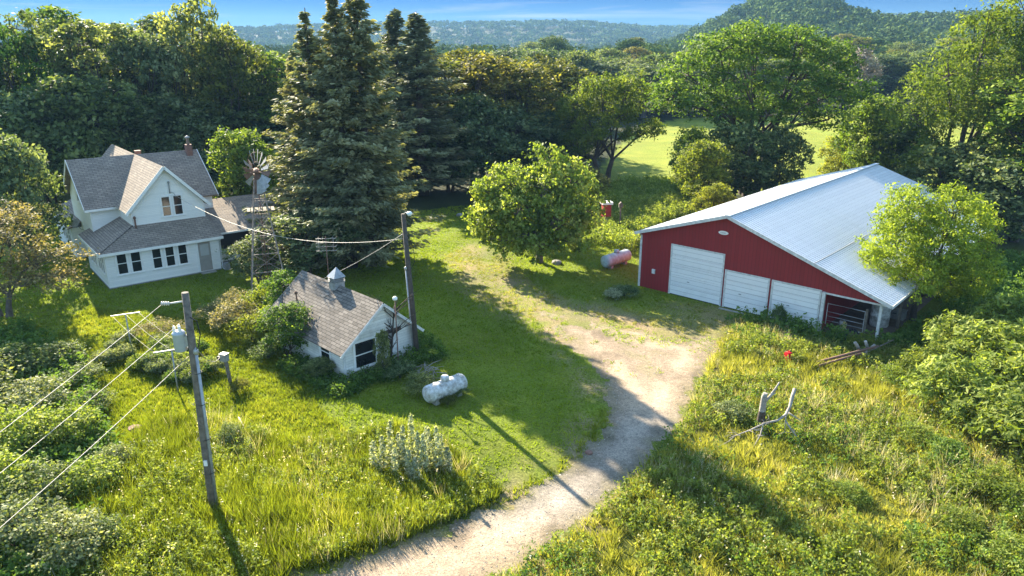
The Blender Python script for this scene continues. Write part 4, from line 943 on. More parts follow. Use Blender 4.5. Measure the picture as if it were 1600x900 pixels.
MB().box((5.6, 12.5, 6.2), (6.0, 12.9, 7.4)).box((5.57, 12.47, 7.4), (6.03, 12.93, 7.48)).build('chimney', M['brick'], H)
sm = MB().tube([(5.0, 1.32, 5.75), (5.0, 1.30, 6.5)], .035, 8).lathe([(.06, 0), (.07, .1), (.02, .14)], (5.0, 1.3, 6.48), n=8).tube([(5.0, 1.3, 5.85), (5.25, 1.25, 5.75), (5.3, 1.2, 5.5), (5.5, 1.2, 5.55)], .02, 6)
sm.build('service_mast', M['dullmetal'], H)
MB().tube([(7.6, -.33, 2.4), (7.55, -.08, 2.2), (7.55, -.07, .1), (7.6, -.3, .05)], .04, 6).build('downpipe', M['dirtywhite'], H)
MB().tube([(4.75, 1.0, 7.66), (4.75, 1.0, 7.95)], .015, 6).build('lightning_rod', M['dullmetal'], H)
MB().lathe([(.0, 0), (.18, .02), (.3, .08), (.34, .14)], (-.1, 8.2, 3.05), (-.7, -.5, .5), 14).tube([(-.1, 8.2, 3.05), (.1, 8.3, 2.6), (.45, 8.3, 2.4)], .025, 6).build('satellite_dish', M['dullmetal'], H)
MB().box((7.6, -.5, 0), (7.95, -.1, .45)).box((7.62, -.48, .45), (7.93, -.12, .5)).build('air_vent', M['dullmetal'], H)
MB().tube([(2.45, 1.2, 3.55), (2.45, 1.2, 4.3)], .06, 8).lathe([(.09, 0), (.09, .12), (.01, .2)], (2.45, 1.2, 4.3), n=8).build('vent_pipe', M['rust'], H)

# ------------------------------------------------------------------ shed
S = empty('pump_shed', SO, SA, "small weathered white shed with a stained gable roof and a metal cupola", "shed")
W_, D_, E_, RZ_ = 4.35, 7.2, 1.72, 3.55
w = MB(); w.prism([(0, 0, 0), (W_, 0, 0), (W_, 0, E_), (W_ / 2 + .1, 0, RZ_ - .1), (0, 0, E_)][::-1], (0, D_, 0)); w.build('wall', M['shed_siding'], S)
rm = W_ / 2 + .1; rf = MB(); sl = (RZ_ - E_) / rm
rf.slab([(-.35, D_ + .3, E_ - .35 * sl + .08), (-.35, -.3, E_ - .35 * sl + .08), (rm, -.3, RZ_ + .08), (rm, D_ + .3, RZ_ + .08)], .09)
rf.slab([(W_ + .35, -.3, E_ - .25 * sl), (W_ + .35, D_ + .3, E_ - .25 * sl), (rm, D_ + .3, RZ_ + .08), (rm, -.3, RZ_ + .08)], .09)
rf.build('roof', M['shed_shingle'], S)
tr = MB(); tr.beam((-.35, -.32, E_ - .35 * sl - .02), (rm, -.32, RZ_ - .02), .035, .14); tr.beam((W_ + .35, -.32, E_ - .3 * sl - .02), (rm, -.32, RZ_ - .02), .035, .14)
tr.box((-.02, -.025, 0), (.08, .08, E_ - .1)).box((W_ - .08, -.025, 0), (W_ + .02, .08, E_ - .1)); tr.build('trim', M['dirtywhite'], S)
window(S, (.62, 0, .5), (1, 0, 0), (0, -1, 0), 1.25, 1.3, .1)
window(S, (0, 2.1, .55), (0, -1, 0), (-1, 0, 0), .85, 1.05, .1)
window(S, (0, 4.9, .55), (0, -1, 0), (-1, 0, 0), .85, 1.05, .1)
dr = MB().box((2.45, -.0, .0), (3.25, -.04, 1.75)).build('door', M['dirtywhite'], S)
MB().box((2.3, -.05, 1.78), (3.45, -.005, 1.98)).build('lintel_board', M['darkwood'], S)
# metal ventilator: base collar, louvred throat, steep little hood
cu = MB().box((rm - .30, 3.6, RZ_ - .3), (rm + .30, 4.2, RZ_ + .2)).build('cupola', M['dullmetal'], S)
lv = MB()
for k in range(3): lv.box((rm - .33, 3.57, RZ_ + .21 + k * .09), (rm + .33, 4.23, RZ_ + .25 + k * .09))
lv.box((rm - .22, 3.68, RZ_ + .205), (rm + .22, 4.12, RZ_ + .5)); lv.build('louvre', M['dullmetal'], cu)
hd = MB(); c0 = [(rm - .36, 3.54, RZ_ + .5), (rm + .36, 3.54, RZ_ + .5), (rm + .36, 4.26, RZ_ + .5), (rm - .36, 4.26, RZ_ + .5)]; ap = (rm + .04, 3.9, RZ_ + 1.02)
for k in range(4): hd.poly([c0[k], c0[(k + 1) % 4], ap])
hd.poly(c0[::-1]); hd.build('cupola_hood', M['metal'], cu)
MB().tube([(.95, 5.9, 2.4), (.9, 5.85, 2.95)], .045, 8).lathe([(.09, 0), (.1, .1), (.02, .16)], (.9, 5.85, 2.93), n=8).build('vent_pipe', M['rust'], S)
MB().tube([(.55, 6.8, 2.2), (.6, 6.7, 3.2), (.8, 6.3, 3.4), (1.0, 5.2, 2.6), (1.3, 4.4, 2.75)], .015, 5).build('loose_cable', M['black'], S)
MB().tube([(1.5, 4.2, 2.95), (1.6, 3.7, 3.2), (1.9, 3.4, 3.5), (2.0, 3.0, 3.42)], .015, 5).build('loose_cable', M['black'], S)

# ------------------------------------------------------------------ barn
B = empty('red_barn', BO, BA, "large red steel barn with a white ribbed roof, three garage doors and an open bay", "barn")
U0, U1, UB, UR, D = -2.4, 13.3, 9.95, 3.8, 27.0
zl, zr_, zrt = 3.72, 5.72, 2.42
def rz(u): return zl + (zr_ - zl) * (u - U0) / (UR - U0) if u < UR else zr_ + (zrt - zr_) * (u - UR) / (U1 - UR)
w = MB()
# front gable wall, thin with a header over the open bay, then side, back and the partition of the bay
w.prism([(U0, 0, 0), (UB, 0, 0), (UB, 0, 2.36), (U1, 0, 2.30), (U1, 0, rz(U1) + .02), (UR, 0, zr_), (U0, 0, zl)][::-1], (0, .12, 0))
w.box((U0, .12, 0), (U0 + .12, D - .12, zl - .02)); w.box((UB - .06, .121, 0), (UB + .06, D - .12, rz(UB) - .1))
w.prism([(U0, D - .12, 0), (U1, D - .12, 0), (U1, D - .12, zrt - .02), (UR, D - .12, zr_ - .02), (U0, D - .12, zl - .02)][::-1], (0, .12, 0))
w.build('wall', M['red'], B)
rf = MB()
OV = .32
def top(u, k=0.0): return (rz(max(u, U0)) if u >= U0 else zl + (zr_ - zl) / (UR - U0) * (u - U0)) + .14 + k
def topr(u, k=0.0): return zr_ + (zrt - zr_) / (U1 - UR) * (u - UR) + .14 + k
rf.slab([(U0 - .3, D + .3, top(U0 - .3)), (U0 - .3, -OV, top(U0 - .3)), (UR, -OV, topr(UR)), (UR, D + .3, topr(UR))], .10)
rf.slab([(U1 + .35, -OV, topr(U1 + .35)), (U1 + .35, D + .3, topr(U1 + .35)), (UR, D + .3, topr(UR)), (UR, -OV, topr(UR))], .10)
v = -OV + .06
while v < D + .25:      # standing ribs of the sheets
    rf.beam((U0 - .3, v, top(U0 - .3) + .018), (UR - .02, v, topr(UR - .02) + .03), .05, .06)
    rf.beam((UR + .02, v, topr(UR) + .018), (U1 + .35, v, topr(U1 + .35) + .03), .05, .06)
    v += .30
rf.build('roof', M['roofsheet'], B)
MB().beam((UR, -OV - .01, topr(UR) + .05), (UR, D + .31, topr(UR) + .05), .34, .07).build('ridge_cap', M['roofsteel'], B)
MB().beam((9.3, -OV, topr(9.3) + .03), (9.3, D + .3, topr(9.3) + .03), .04, .06).build('lap_seam', M['dullmetal'], B)
tr = MB()
tr.beam((U0 - .3, -OV - .03, top(U0 - .3) - .02), (UR, -OV - .03, topr(UR) - .02), .04, .2); tr.beam((UR, -OV - .03, topr(UR) - .02), (U1 + .36, -OV - .03, topr(U1 + .36) - .02), .04, .2)
tr.box((U0 - .03, -.03, 0), (U0 + .12, -.003, zl - .1)); tr.box((UB + .05, -.03, 2.26), (U1 + .02, -.003, 2.36))
tr.beam((U1 + .38, -OV, topr(U1 + .36) - .06), (U1 + .38, D + .3, topr(U1 + .36) - .06), .05, .16)
tr.build('trim', M['dirtywhite'], B)
def garage(u0, u1, h):
    f = MB().box((u0 - .12, -.05, 0), (u0, -.004, h + .1)).box((u1, -.05, 0), (u1 + .1, -.004, h + .1)).box((u0, -.05, h), (u1, -.004, h + .1)).build('door_frame', M['dirtywhite'], B)
    dm = MB(); n = max(4, round(h / .61)); s = h / n
    for k in range(n): dm.box((u0 + .003, -.030, .05 + k * s * .99), (u1 - .003, -.003, .05 + (k + 1) * s * .99 - .014))
    do = dm.build('garage_door', M['doorpanel'], B)
    MB().box((u0 + (u1 - u0) * .34, -.06, 1.05), (u0 + (u1 - u0) * .34 + .16, -.031, 1.10)).build('handle', M['dullmetal'], do)
    MB().box((u0, -.028, 0), (u1, -.004, .05)).build('weather_strip', M['black'], do)
garage(.08, 3.66, 3.32); garage(3.98, 6.66, 2.36); garage(7.0, 9.74, 2.34)
po = MB().box((9.9, -.14, 0), (10.08, .02, 2.38)).build('door_post', M['dirtywhite'], B)
for k, vv in enumerate((.06, 3.6, 7.2, 10.8, 14.4, 18.0, 21.6, 25.2)):
    MB().box((12.98 if k == 0 else 13.1, vv - .06, 0), (13.12 if k == 0 else 13.24, vv + .08, 2.34)).build('post', M['dirtywhite'] if k == 0 else M['wood'], B)
MB().box((13.11, .2, 2.2), (13.23, D - .2, 2.36)).build('eave_beam', M['wood'], B)
for k in range(9): pass
MB().prism([(UB + .06, .0, .012), (13.3, .0, .012), (13.3, D - .13, .012), (UB + .06, D - .13, .012)], (0, 0, .006)).build('bay_floor', M['dirtfloor'], B)
sg = MB(); ell = [(3.5 + .33 * cos(a), -.002, 4.73 + .12 * sin(a)) for a in np.linspace(0, 2 * pi, 28, endpoint=False)]; sg.prism(ell, (0, -.03, 0))
so = sg.build('name_plate', M['white'], B)
mk = MB()
for k in range(6): mk.box((3.31 + k * .065, -.036, 4.71 + (.012 if k % 2 else 0)), (3.31 + k * .065 + .038, -.0325, 4.765 - (.01 if k % 3 == 0 else 0)))
mk.box((3.3, -.036, 4.675), (3.7, -.0325, 4.687)); mk.build('lettering', M['dullmetal'], so)
MB().box((-1.36, -.1, 1.12), (-1.14, -.003, 1.42)).box((-1.33, -.12, 1.16), (-1.17, -.1, 1.36)).build('meter_box', M['dirtywhite'], B)

def bw(u, v, z=0.0): p = frame(BO, BA, u, v); return (p[0], p[1], z)
# things inside the open bay
t = empty('farm_gate', bw(10.15, .35), BA, "pale pipe gate standing across the open bay of the barn", "gate")
MB().tube([(0, 0, .35), (0, 0, 1.62), (2.05, 0, 1.62), (2.05, 0, .35), (0, 0, .35)], .03, 8).build('gate_frame', M['dirtywhite'], t)
gb = MB()
for k in range(3): gb.tube([(0, 0, .6 + .27 * k), (2.05, 0, .6 + .27 * k)], .018, 6)
gb.build('rail', M['dullmetal'], t); MB().box((2.08, -.06, 0), (2.2, .06, 1.8)).build('gate_post', M['wood'], t)
t = empty('storage_drum', bw(12.25, 3.2), BA, "white round drum under the open bay of the barn", "drum")
MB().lathe([(.5, 0), (.52, .05), (.52, .6), (.54, .62), (.52, .64), (.52, 1.35), (.3, 1.5), (.12, 1.55)], (0, 0, .02), n=20).build('drum_body', M['tank'], t)
MB().lathe([(.12, 0), (.14, .02), (.14, .08), (.02, .1)], (0, 0, 1.57), n=12).build('cap', M['dullmetal'], t)
t = empty('old_tyre', bw(11.85, -.35), BA, "black tyre lying in the weeds in front of the open bay", "tyre")
tp = [(cos(a) * .3, sin(a) * .12, .32 + sin(a) * .3) for a in np.linspace(0, 2 * pi, 20)]
MB().tube(tp, .1, 8, False).build('tyre_body', M['black'], t)
MB().lathe([(.17, -.04), (.19, 0), (.17, .04)], (0, 0, .32), (0, -.93, .37), 12).build('rim', M['rust'], t)
t = empty('plastic_jug', bw(11.0, .9), BA, "yellow plastic jug standing inside the open bay", "jug")
MB().lathe([(.13, 0), (.15, .04), (.15, .35), (.06, .48), (.05, .55)], (0, 0, .02), n=10).build('jug_body', M['yellow'], t); MB().tube([(.05, 0, .55), (.16, 0, .5), (.15, 0, .32)], .02, 6).build('handle', M['yellow'], t)
t = empty('feed_bucket', bw(10.8, 1.3), BA, "white bucket standing inside the open bay beside the yellow jug", "bucket")
MB().lathe([(.13, 0), (.17, .38), (.18, .4), (.15, .39), (.12, .05)], (0, 0, .02), n=12).build('bucket_body', M['white'], t); MB().tube([(-.17, 0, .4), (-.1, 0, .55), (.1, 0, .55), (.17, 0, .4)], .012, 5).build('handle', M['dullmetal'], t)
t = empty('wooden_crate', bw(12.6, 5.2), BA, "grey metal bin at the back of the open bay near the drum", "bin")
MB().box((-.5, -.3, .02), (.5, .3, .5)).box((-.53, -.33, .5), (.53, .33, .56)).build('bin_body', M['dullmetal'], t); MB().box((-.1, -.345, .36), (.1, -.331, .42)).build('handle', M['black'], t)

# ------------------------------------------------------------------ windmill
q = G(421, 452); WM = empty('windmill', (q[0], q[1], 0), RAD(20), "old steel windpump on a lattice tower between farmhouse and shed", "windmill")
ht, b0, b1 = 7.5, 1.15, .2
def leg(sx, sy, t): r = b0 + (b1 - b0) * t; return np.array([sx * r, sy * r, ht * t])
cs = [(-1, -1), (1, -1), (1, 1), (-1, 1)]
for c in cs: MB().beam(leg(*c, 0), leg(*c, 1), .09).build('leg', M['tower'], WM)
br = MB()
lv_ = [0.0, .2, .36, .52, .68, .82, .94]
for k in range(len(lv_)):
    for j in range(4):
        a, b = cs[j], cs[(j + 1) % 4]
        br.beam(leg(*a, lv_[k]), leg(*b, lv_[k]), .045) if k else None
        if k + 1 < len(lv_):
            br.beam(leg(*a, lv_[k]), leg(*b, lv_[k + 1]), .028); br.beam(leg(*b, lv_[k]), leg(*a, lv_[k + 1]), .028)
br.build('brace', M['tower'], WM)
pl = MB()
for k in range(7): pl.box((-.85 + k * .25, -.6, 5.5), (-.85 + k * .25 + .2, .6, 5.54))
pl.build('platform', M['wood'], WM)
ld = MB()
def lad(x, z): r = b0 + (b1 - b0) * z / ht; return (x, -r, z)
for x in (-.17, .17): ld.tube([lad(x, .2), lad(x, 5.4)], .014, 4)
for k in range(16): ld.tube([lad(-.17, .45 + k * .31), lad(.17, .45 + k * .31)], .011, 4)
ld.build('ladder', M['rust'], WM)
MB().tube([(0, 0, .1), (0, 0, 7.8)], .03, 6).build('pump_rod', M['rust'], WM)
hb = 0
MB().lathe([(.14, -.35), (.2, -.2), (.2, .3), (.1, .4)], (0, 0, 8.0), (0, 1, 0), 10).box((-.2, -.2, 7.5), (.2, .2, 7.85)).build('gearbox', M['rust'], WM)
wh = empty('wheel', (0, -.42, 8.05)); wh.parent = WM; wh.rotation_euler = (RAD(-4), 0, RAD(-58)); wh.scale = (1.25, 1.25, 1.25)
nb = 18
for k in range(nb):
    a = 2 * pi * k / nb
    if k in (7, 12): continue       # two sails are missing
    r0, r1 = .42, 1.12; tw = .10
    t0, t1 = .055, .16
    er = np.array([cos(a), 0, sin(a)]); et = np.array([-sin(a), 0, cos(a)]); ey = np.array([0, 1.0, 0])
    d1 = nz(et + ey * .55)
    pts = [er * r0 - d1 * t0, er * r0 + d1 * t0, er * r1 + d1 * t1, er * (r1 + .02), er * r1 - d1 * t1]
    m_ = MB(); m_.slab(pts, .006); m_.build('blade', M['rust'] if k in (0, 9, 10, 13) else M['dullmetal'], wh)
rim = MB()
for r in (.5, .98): rim.tube([(r * cos(a), .05, r * sin(a)) for a in np.linspace(0, 2 * pi, 25)], .014, 4, False)
for k in range(6): a = pi * k / 3; rim.tube([(0, .0, 0), (.98 * cos(a), .05, .98 * sin(a))], .014, 4)
rim.lathe([(.05, -.12), (.09, -.1), (.09, .12), (.05, .14)], (0, 0, 0), (0, 1, 0), 10); rim.build('rim', M['rust'], wh)
tl = MB(); tl.beam((0, .3, 8.0), (-.3, 1.6, 8.0), .04); tl.slab([(-.22, 1.1, 7.65), (-.4, 2.1, 7.5), (-.4, 2.1, 8.5), (-.22, 1.1, 8.3)], .01); tl.build('tail_vane', M['rust'], WM)

# ------------------------------------------------------------------ utility poles, wires, posts
q = G(335, 800)
P1 = empty('utility_pole', q, 0, "weathered utility pole with a grey transformer standing in the tall grass at left", "utility pole")
tp1 = PY(289, 457, q[1] + .1) - q
def onp(t): return tp1 * t
MB().tube([onp(-.04), onp(.3), onp(.65), onp(1)], [.17, .155, .135, .11], 12).build('pole', M['wood'], P1)
tz = onp(.80)
tf = MB().lathe([(.17, 0), (.2, .03), (.2, .58), (.215, .6), (.215, .63), (.17, .69), (.03, .72)], tz + np.array([-.36, -.05, -.36]), n=18).build('transformer', M['tank'], P1)
tf.data.materials[0] = simple('transformer_grey', (.42, .46, .50), .45, .15, 3)
for dx, dy in ((-.12, -.08), (.1, -.1), (0, .12)):
    MB().lathe([(.05, 0), (.06, .04), (.035, .06), (.06, .1), (.035, .12), (.055, .16), (.02, .24)], tz + np.array([-.36 + dx * .8, -.05 + dy * .8, .30]), n=8).build('bushing', M['white'], tf)
MB().box(tz + np.array([-.2, -.12, -.2]), tz + np.array([-.08, .02, .2])).build('bracket', M['dullmetal'], P1)
MB().tube([onp(.02) + (.15, -.06, 0), onp(.35) + (.15, -.06, 0), onp(.74) + (.13, -.06, 0)], .055, 8).lathe([(.055, 0), (.09, .06), (.09, .16), (.02, .24)], onp(.74) + (.13, -.06, 0), n=8).build('conduit', M['metal'], P1)
for s in (.2, .36, .52, .66): MB().tube([onp(s) + np.array([.21 * cos(a), .19 * sin(a) - .02, 0]) for a in np.linspace(0, 2 * pi, 13)], .012, 4, False).build('strap', M['black'], P1)
MB().box(onp(.24) + (-.06, -.19, 0), onp(.24) + (.06, -.15, .2)).build('sign_plate', M['white'], P1)
ins = MB().tube([onp(.965), onp(.965) + (-.55, -.1, -.06)], .03, 6)
for k in range(4): ins.lathe([(.03, 0), (.08, .03), (.03, .06)], onp(.965) + np.array([-.5 - .07 * k, -.1, -.05]), (-1, -.2, -.1), 8)
ins.build('insulator', M['dirtywhite'], P1)
MB().tube([onp(.9) + (.1, -.1, 0), onp(.88) + (.3, -.1, .06), onp(.84) + (.36, -.1, -.1), onp(.80) + (.24, -.1, -.2), onp(.76) + (.14, -.08, 0)], .018, 6).build('cable_loop', M['black'], P1)
q1 = q.copy()
T = lambda s: q1 + onp(s)
def wire(name, a, b, sag, r, mat, label, cat='power line', n=16, group=None):
    a = np.array(a, float); b = np.array(b, float)
    pts = [a + (b - a) * t - np.array([0, 0, 4 * sag * t * (1 - t)]) for t in np.linspace(0, 1, n)]
    o = MB().tube(pts, r, 6).build(name, M[mat], None); return tag(o, label, cat, group)
def extend(a, b, k=1.7): return a + (b - a) * k
wire('power_line', T(.965) + (-.75, -.12, -.08), extend(T(.965), G(0, 681, 7.6)), .12, .0085, 'wirelight', "highest overhead wire running from the near pole off to the left")
wire('power_line', T(.86) + (-.32, -.05, .08), extend(T(.86), G(0, 741, 7.1)), .12, .0085, 'wirelight', "middle overhead wire running from the transformer off to the left")
wire('power_line', T(.73) + (-.16, -.02, 0), extend(T(.73), G(0, 818, 6.2)), .15, .009, 'wirelight', "lowest overhead wire running from the near pole off to the left")
# pole with the yard light behind the shed
q2 = G(652, 562)
P2_ = empty('light_pole', q2, 0, "leaning dark wooden pole with a yard light beside the shed", "light pole")
tp2 = PY(630, 334, q2[1] + .1) - q2
def on2(t): return tp2 * t
MB().tube([on2(-.04), on2(.5), on2(1)], [.16, .14, .11], 10).build('pole', M['darkwood'], P2_)
la = MB().tube([on2(.97), on2(1.0) + (.12, -.1, .08), on2(1.0) + (.3, -.2, .1)], .03, 6).build('lamp_arm', M['metal'], P2_)
MB().lathe([(.02, -.12), (.1, -.1), (.15, 0), (.13, .06), (.05, .1)], on2(1.0) + (.34, -.22, .06), (0, 0, 1), 12).build('lamp_head', M['lampglass'], P2_)
MB().tube([on2(.03) + (-.14, -.06, 0), on2(.3) + (-.14, -.06, 0), on2(.63) + (-.13, -.06, 0)], .045, 8).lathe([(.045, 0), (.08, .05), (.08, .14), (.02, .2)], on2(.63) + (-.13, -.06, 0), n=8).build('conduit', M['metal'], P2_)
MB().tube([on2(.86) + (.1, 0, 0), on2(.8) + (.35, 0, -.1), on2(.7) + (.35, 0, -.1), on2(.63) + (.1, 0, 0)], .014, 5).build('drip_loop', M['black'], P2_)
hm = frame(HO, HA, 5.35, 1.15); hp = np.array([hm[0], hm[1], 5.55]); e2 = q2 + on2(.84)
wire('service_line', hp, e2, 1.35, .014, 'wirelight', "thick pale service cable sagging from the farmhouse gable to the pole beside the shed", 'cable', 28)
sp = frame(SO, SA, rm - .1, 5.2); wire('service_line', q2 + on2(.88), (sp[0], sp[1], 3.62), .15, .012, 'wirelight', "short straight cable from the light pole down to the shed roof", 'cable')

# meter post
q = G(361, 600); t = empty('meter_post', q, RAD(-20), "short wooden post carrying a grey electric meter box in the grass", "post")
tm_ = PY(349, 556, q[1] + .05) - q
MB().beam((0, 0, -.2), tm_, .13).build('post', M['wood'], t)
mb_ = MB().box(tm_ + (-.16, -.16, -.28), tm_ + (.16, .1, .08)).box(tm_ + (-.19, -.19, .08), tm_ + (.19, .13, .11)).build('meter_box', M['dullmetal'], t)
MB().box(tm_ + (-.42, -.08, -.28), tm_ + (-.17, .06, -.1)).build('switch_box', M['black'], t)
wire('power_line', T(.76) + (.13, -.06, .1), q + tm_ + (-.2, 0, -.1), .35, .014, 'wire', "slack drop wire hanging from the near pole to the meter post")

# clothesline posts and lines
def tpost(x, y, z, dx, label):
    p = G(x, y, z); t = empty('clothesline_post', (p[0], p[1], 0), 0, label, 'clothesline post')
    a = np.array(dx, float); MB().tube([(0, 0, -.2), (0, 0, z)], .035, 8).build('post', M['dullmetal'], t); MB().beam(np.array([0, 0, z]) - a, np.array([0, 0, z]) + a, .06, .05).build('crossarm', M['dullmetal'], t); return np.array([p[0], p[1], z]), a
A1, a1 = tpost(196, 491, 2.3, (.62, .30, 0), "T-shaped clothesline post farther back, standing in the leafy mounds")
A2, a2 = tpost(268, 547, 2.2, (.70, .34, 0), "T-shaped clothesline post just behind the transformer pole")
for k, lab in ((-.9, "left-hand of the three clotheslines"), (0, "middle one of the three clotheslines"), (.9, "right-hand of the three clotheslines")):
    wire('clothesline', A1 + a1 * k, A2 + a2 * k, .12, .006, 'wire', lab + " strung between the two T-shaped posts", 'clothesline', 10)

# television aerial behind the shed
q = G(517, 474); t = empty('television_aerial', (q[0], q[1], 0), RAD(8), "ladder-like television aerial on a thin mast behind the shed", "aerial")
zt = PY(515, 370, q[1])[2]
MB().tube([(0, 0, -.1), (0, 0, zt)], .03, 6).build('mast', M['rust'], t)
ar = MB()
for k in range(4): ar.tube([(-.62, 0, zt - .12 - .26 * k), (.62, 0, zt - .12 - .26 * k)], .018, 5)
for x in (-.45, 0, .45): ar.tube([(x, .02, zt - .05), (x, .02, zt - 1.0)], .015, 5)
for k in range(4):
    for x in (-.55, -.3, .3, .55): ar.tube([(x, -.15, zt - .12 - .26 * k), (x + .12, .2, zt - .05 - .26 * k)], .012, 4)
ar.build('antenna', M['wirelight'], t)

# ------------------------------------------------------------------ propane tanks
def tank(pa, pb, r, mat, label):
    a, b = G(*pa, r), G(*pb, r); d = b - a; L = np.linalg.norm(d[:2]); c = (a + b) / 2
    t = empty('propane_tank', (c[0], c[1], 0), math.atan2(d[1], d[0]), label, 'propane tank'); z = r + .12
    prof = [(r * sin(x), -L / 2 + r * .55 * (1 - cos(x))) for x in np.linspace(.05, pi / 2, 6)] + [(r, 0)] + [(r * sin(x), L / 2 - r * .55 * (1 - cos(x))) for x in np.linspace(pi / 2, .05, 6)]
    MB().lathe(prof, (0, 0, z), (1, 0, 0), 20).build('tank_body', mat, t)
    MB().lathe([(.2, 0), (.2, .16), (.16, .22), (.02, .25)], (0, 0, z + r - .02), n=14).build('valve_dome', mat, t)
    for x in (-L * .28, L * .28): MB().box((x - .12, -r * .7, 0), (x + .12, r * .7, z - r * .72)).build('foot', M['concrete'], t)
    for x in (-L * .3, L * .3): MB().tube([(x, 0, z + r - .01), (x, 0, z + r + .09), (x + .1, 0, z + r + .09), (x + .1, 0, z + r - .01)], .015, 5).build('lifting_lug', mat, t)
tank((664, 622), (726, 598), .42, M['tank'], "chalky white propane tank among weeds in front of the shed")
tank((943, 412), (982, 400), .46, M['tankpink'], "faded pinkish propane tank at the left corner of the barn")

# ------------------------------------------------------------------ small things
q = G(946, 358); t = empty('hive_box', (q[0], q[1], 0), RAD(10), "small red box with a white lid on a post in the tall weeds", "box")
MB().box((-.36, -.34, 1.2), (.36, .34, 2.3)).build('box_body', M['redpaint'], t); MB().box((-.48, -.46, 2.302), (.48, .46, 2.5)).build('lid', M['white'], t); MB().box((-.1, -.1, -.1), (.1, .1, 1.198)).build('post', M['wood'], t)
q = G(968, 364); t = empty('birdhouse', (q[0], q[1], 0), 0, "weathered birdhouse on a wooden post in the tall weeds", "birdhouse")
MB().box((-.06, -.06, -.1), (.06, .06, 2.3)).build('post', M['wood'], t); MB().prism([(-.17, -.15, 2.3), (.17, -.15, 2.3), (.17, -.15, 2.6), (0, -.15, 2.78), (-.17, -.15, 2.6)][::-1], (0, .3, 0)).build('box_body', M['wood'], t); MB().lathe([(.045, 0), (.045, .006)], (0, -.151, 2.52), (0, -1, 0), 10).build('entrance', M['black'], t)
q = G(1230, 566); t = empty('fuel_can', (q[0], q[1], 0), RAD(25), "bright red fuel can standing in the meadow grass", "fuel can")
MB().box((-.17, -.12, .22), (.17, .12, .52)).box((-.15, -.1, .52), (.15, .1, .57)).box((-.16, -.11, -.02), (.16, .11, .22)).build('can_body', M['redplastic'], t); MB().tube([(-.12, 0, .55), (-.1, 0, .64), (.06, 0, .64), (.08, 0, .55)], .02, 6).build('handle', M['redplastic'], t); MB().tube([(.1, 0, .56), (.16, 0, .68)], .025, 8).build('spout', M['black'], t)

# dead tree stump and fallen limb in the meadow
q = G(1186, 672); t = empty('dead_stump', q, 0, "bleached standing dead stump with one upright limb in the meadow", "stump")
def rel(x, y, Yoff=0.0): return PY(x, y, q[1] + Yoff) - q
MB().tube([(0, 0, -.2), rel(1190, 650), rel(1194, 620, .05), rel(1196, 614, .05)], [.19, .155, .12, .10], 9).build('trunk', M['palewood'], t)
MB().tube([(0, 0, -.05), rel(1189, 656) * 1.0, rel(1191, 642)], [.205, .18, .15], 9, False).build('bark', M['bark'], t)
MB().tube([rel(1195, 628), rel(1204, 618, .1), rel(1212, 607, .2), rel(1218, 597, .25)], [.07, .06, .045, .03], 7).build('branch', M['palewood'], t)
MB().tube([rel(1203, 619, .1), rel(1212, 614, .12)], [.04, .02], 6).build('branch', M['palewood'], t)
t = empty('fallen_limb', q, 0, "bleached forked limb leaning against the dead stump", "dead branch")
MB().tube([rel(1242, 607, .2), rel(1238, 620, 0), rel(1234, 636, -.2), rel(1228, 648, -.5), rel(1215, 657, -.8), rel(1196, 661, -1.0), rel(1172, 672, -1.3), rel(1140, 684, -1.5)], [.07, .08, .065, .065, .045, .04, .03, .012], 8).build('stem', M['palewood'], t)
for pp, rr in (([(1232, 645, 0), (1240, 650, -.1), (1251, 657, -.15)], [.05, .04, .03]), ([(1227, 657, -.3), (1234, 668, -.5), (1246, 684, -.7), (1251, 696, -.8)], [.05, .05, .04, .015]), ([(1192, 664, -.55), (1188, 680, -.75), (1180, 694, -.9), (1170, 708, -1.1)], [.045, .035, .03, .012]), ([(1228, 650, -.1), (1227, 664, -.3), (1226, 676, -.4)], [.03, .025, .015]), ([(1150, 680, -.85), (1138, 690, -.9), (1122, 698, -.95)], [.02, .02, .01])):
    MB().tube([rel(p[0], p[1], p[2] - .55) for p in pp], [x * .75 for x in rr], 6).build('branch', M['palewood'], t)
tw = MB(); g_ = random.Random(12)
for k in range(22):
    x0, y0 = g_.choice([(1172, 672), (1150, 680), (1196, 661), (1188, 680), (1240, 676), (1206, 615)]); b0_ = rel(x0 + g_.uniform(-8, 8), y0, -1.5 if x0 < 1200 else -1.0); e = b0_ + np.array([g_.uniform(-.7, .5), g_.uniform(-.4, .2), g_.uniform(-.15, .35)])
    tw.tube([b0_, (b0_ + e) / 2 + (0, 0, .06), e], [.016, .01, .004], 4)
tw.build('twigs', M['palewood'], t)
# bare sapling in front of the shed
q = G(610, 572); t = empty('bare_sapling', q, 0, "bare dead sapling standing against the front of the shed", "dead tree")
MB().tube([(0, 0, -.1), rel(612, 540), rel(614, 510), rel(616, 478, .05)], [.07, .06, .045, .03], 7).build('trunk', M['bark'], t)
tw = MB(); g_ = random.Random(4)
for k in range(26):
    s = g_.uniform(.25, .95); b0_ = rel(611 + 5 * s, 572 - 95 * s); dx = g_.uniform(-1.3, 1.3); 
    e = b0_ + np.array([dx, g_.uniform(-.5, .3), abs(dx) * .55 + g_.uniform(.1, .5)]); m = (b0_ + e) / 2 + np.array([0, 0, .08])
    tw.tube([b0_, m, e], [.032, .022, .010], 5)
    tw.tube([m, m + np.array([dx * .3 + .1, -.1, .4])], [.017, .007], 4)
    tw.tube([e, e + np.array([dx * .25, -.1, .25])], [.011, .005], 4)
tw.build('branch', M['bark'], t)
q = G(608, 585); q3 = PY(617, 465, q[1]); t = empty('yard_vent', (q3[0], q3[1], 0), 0, "thin pole topped by a small white cap in front of the shed", "pole")
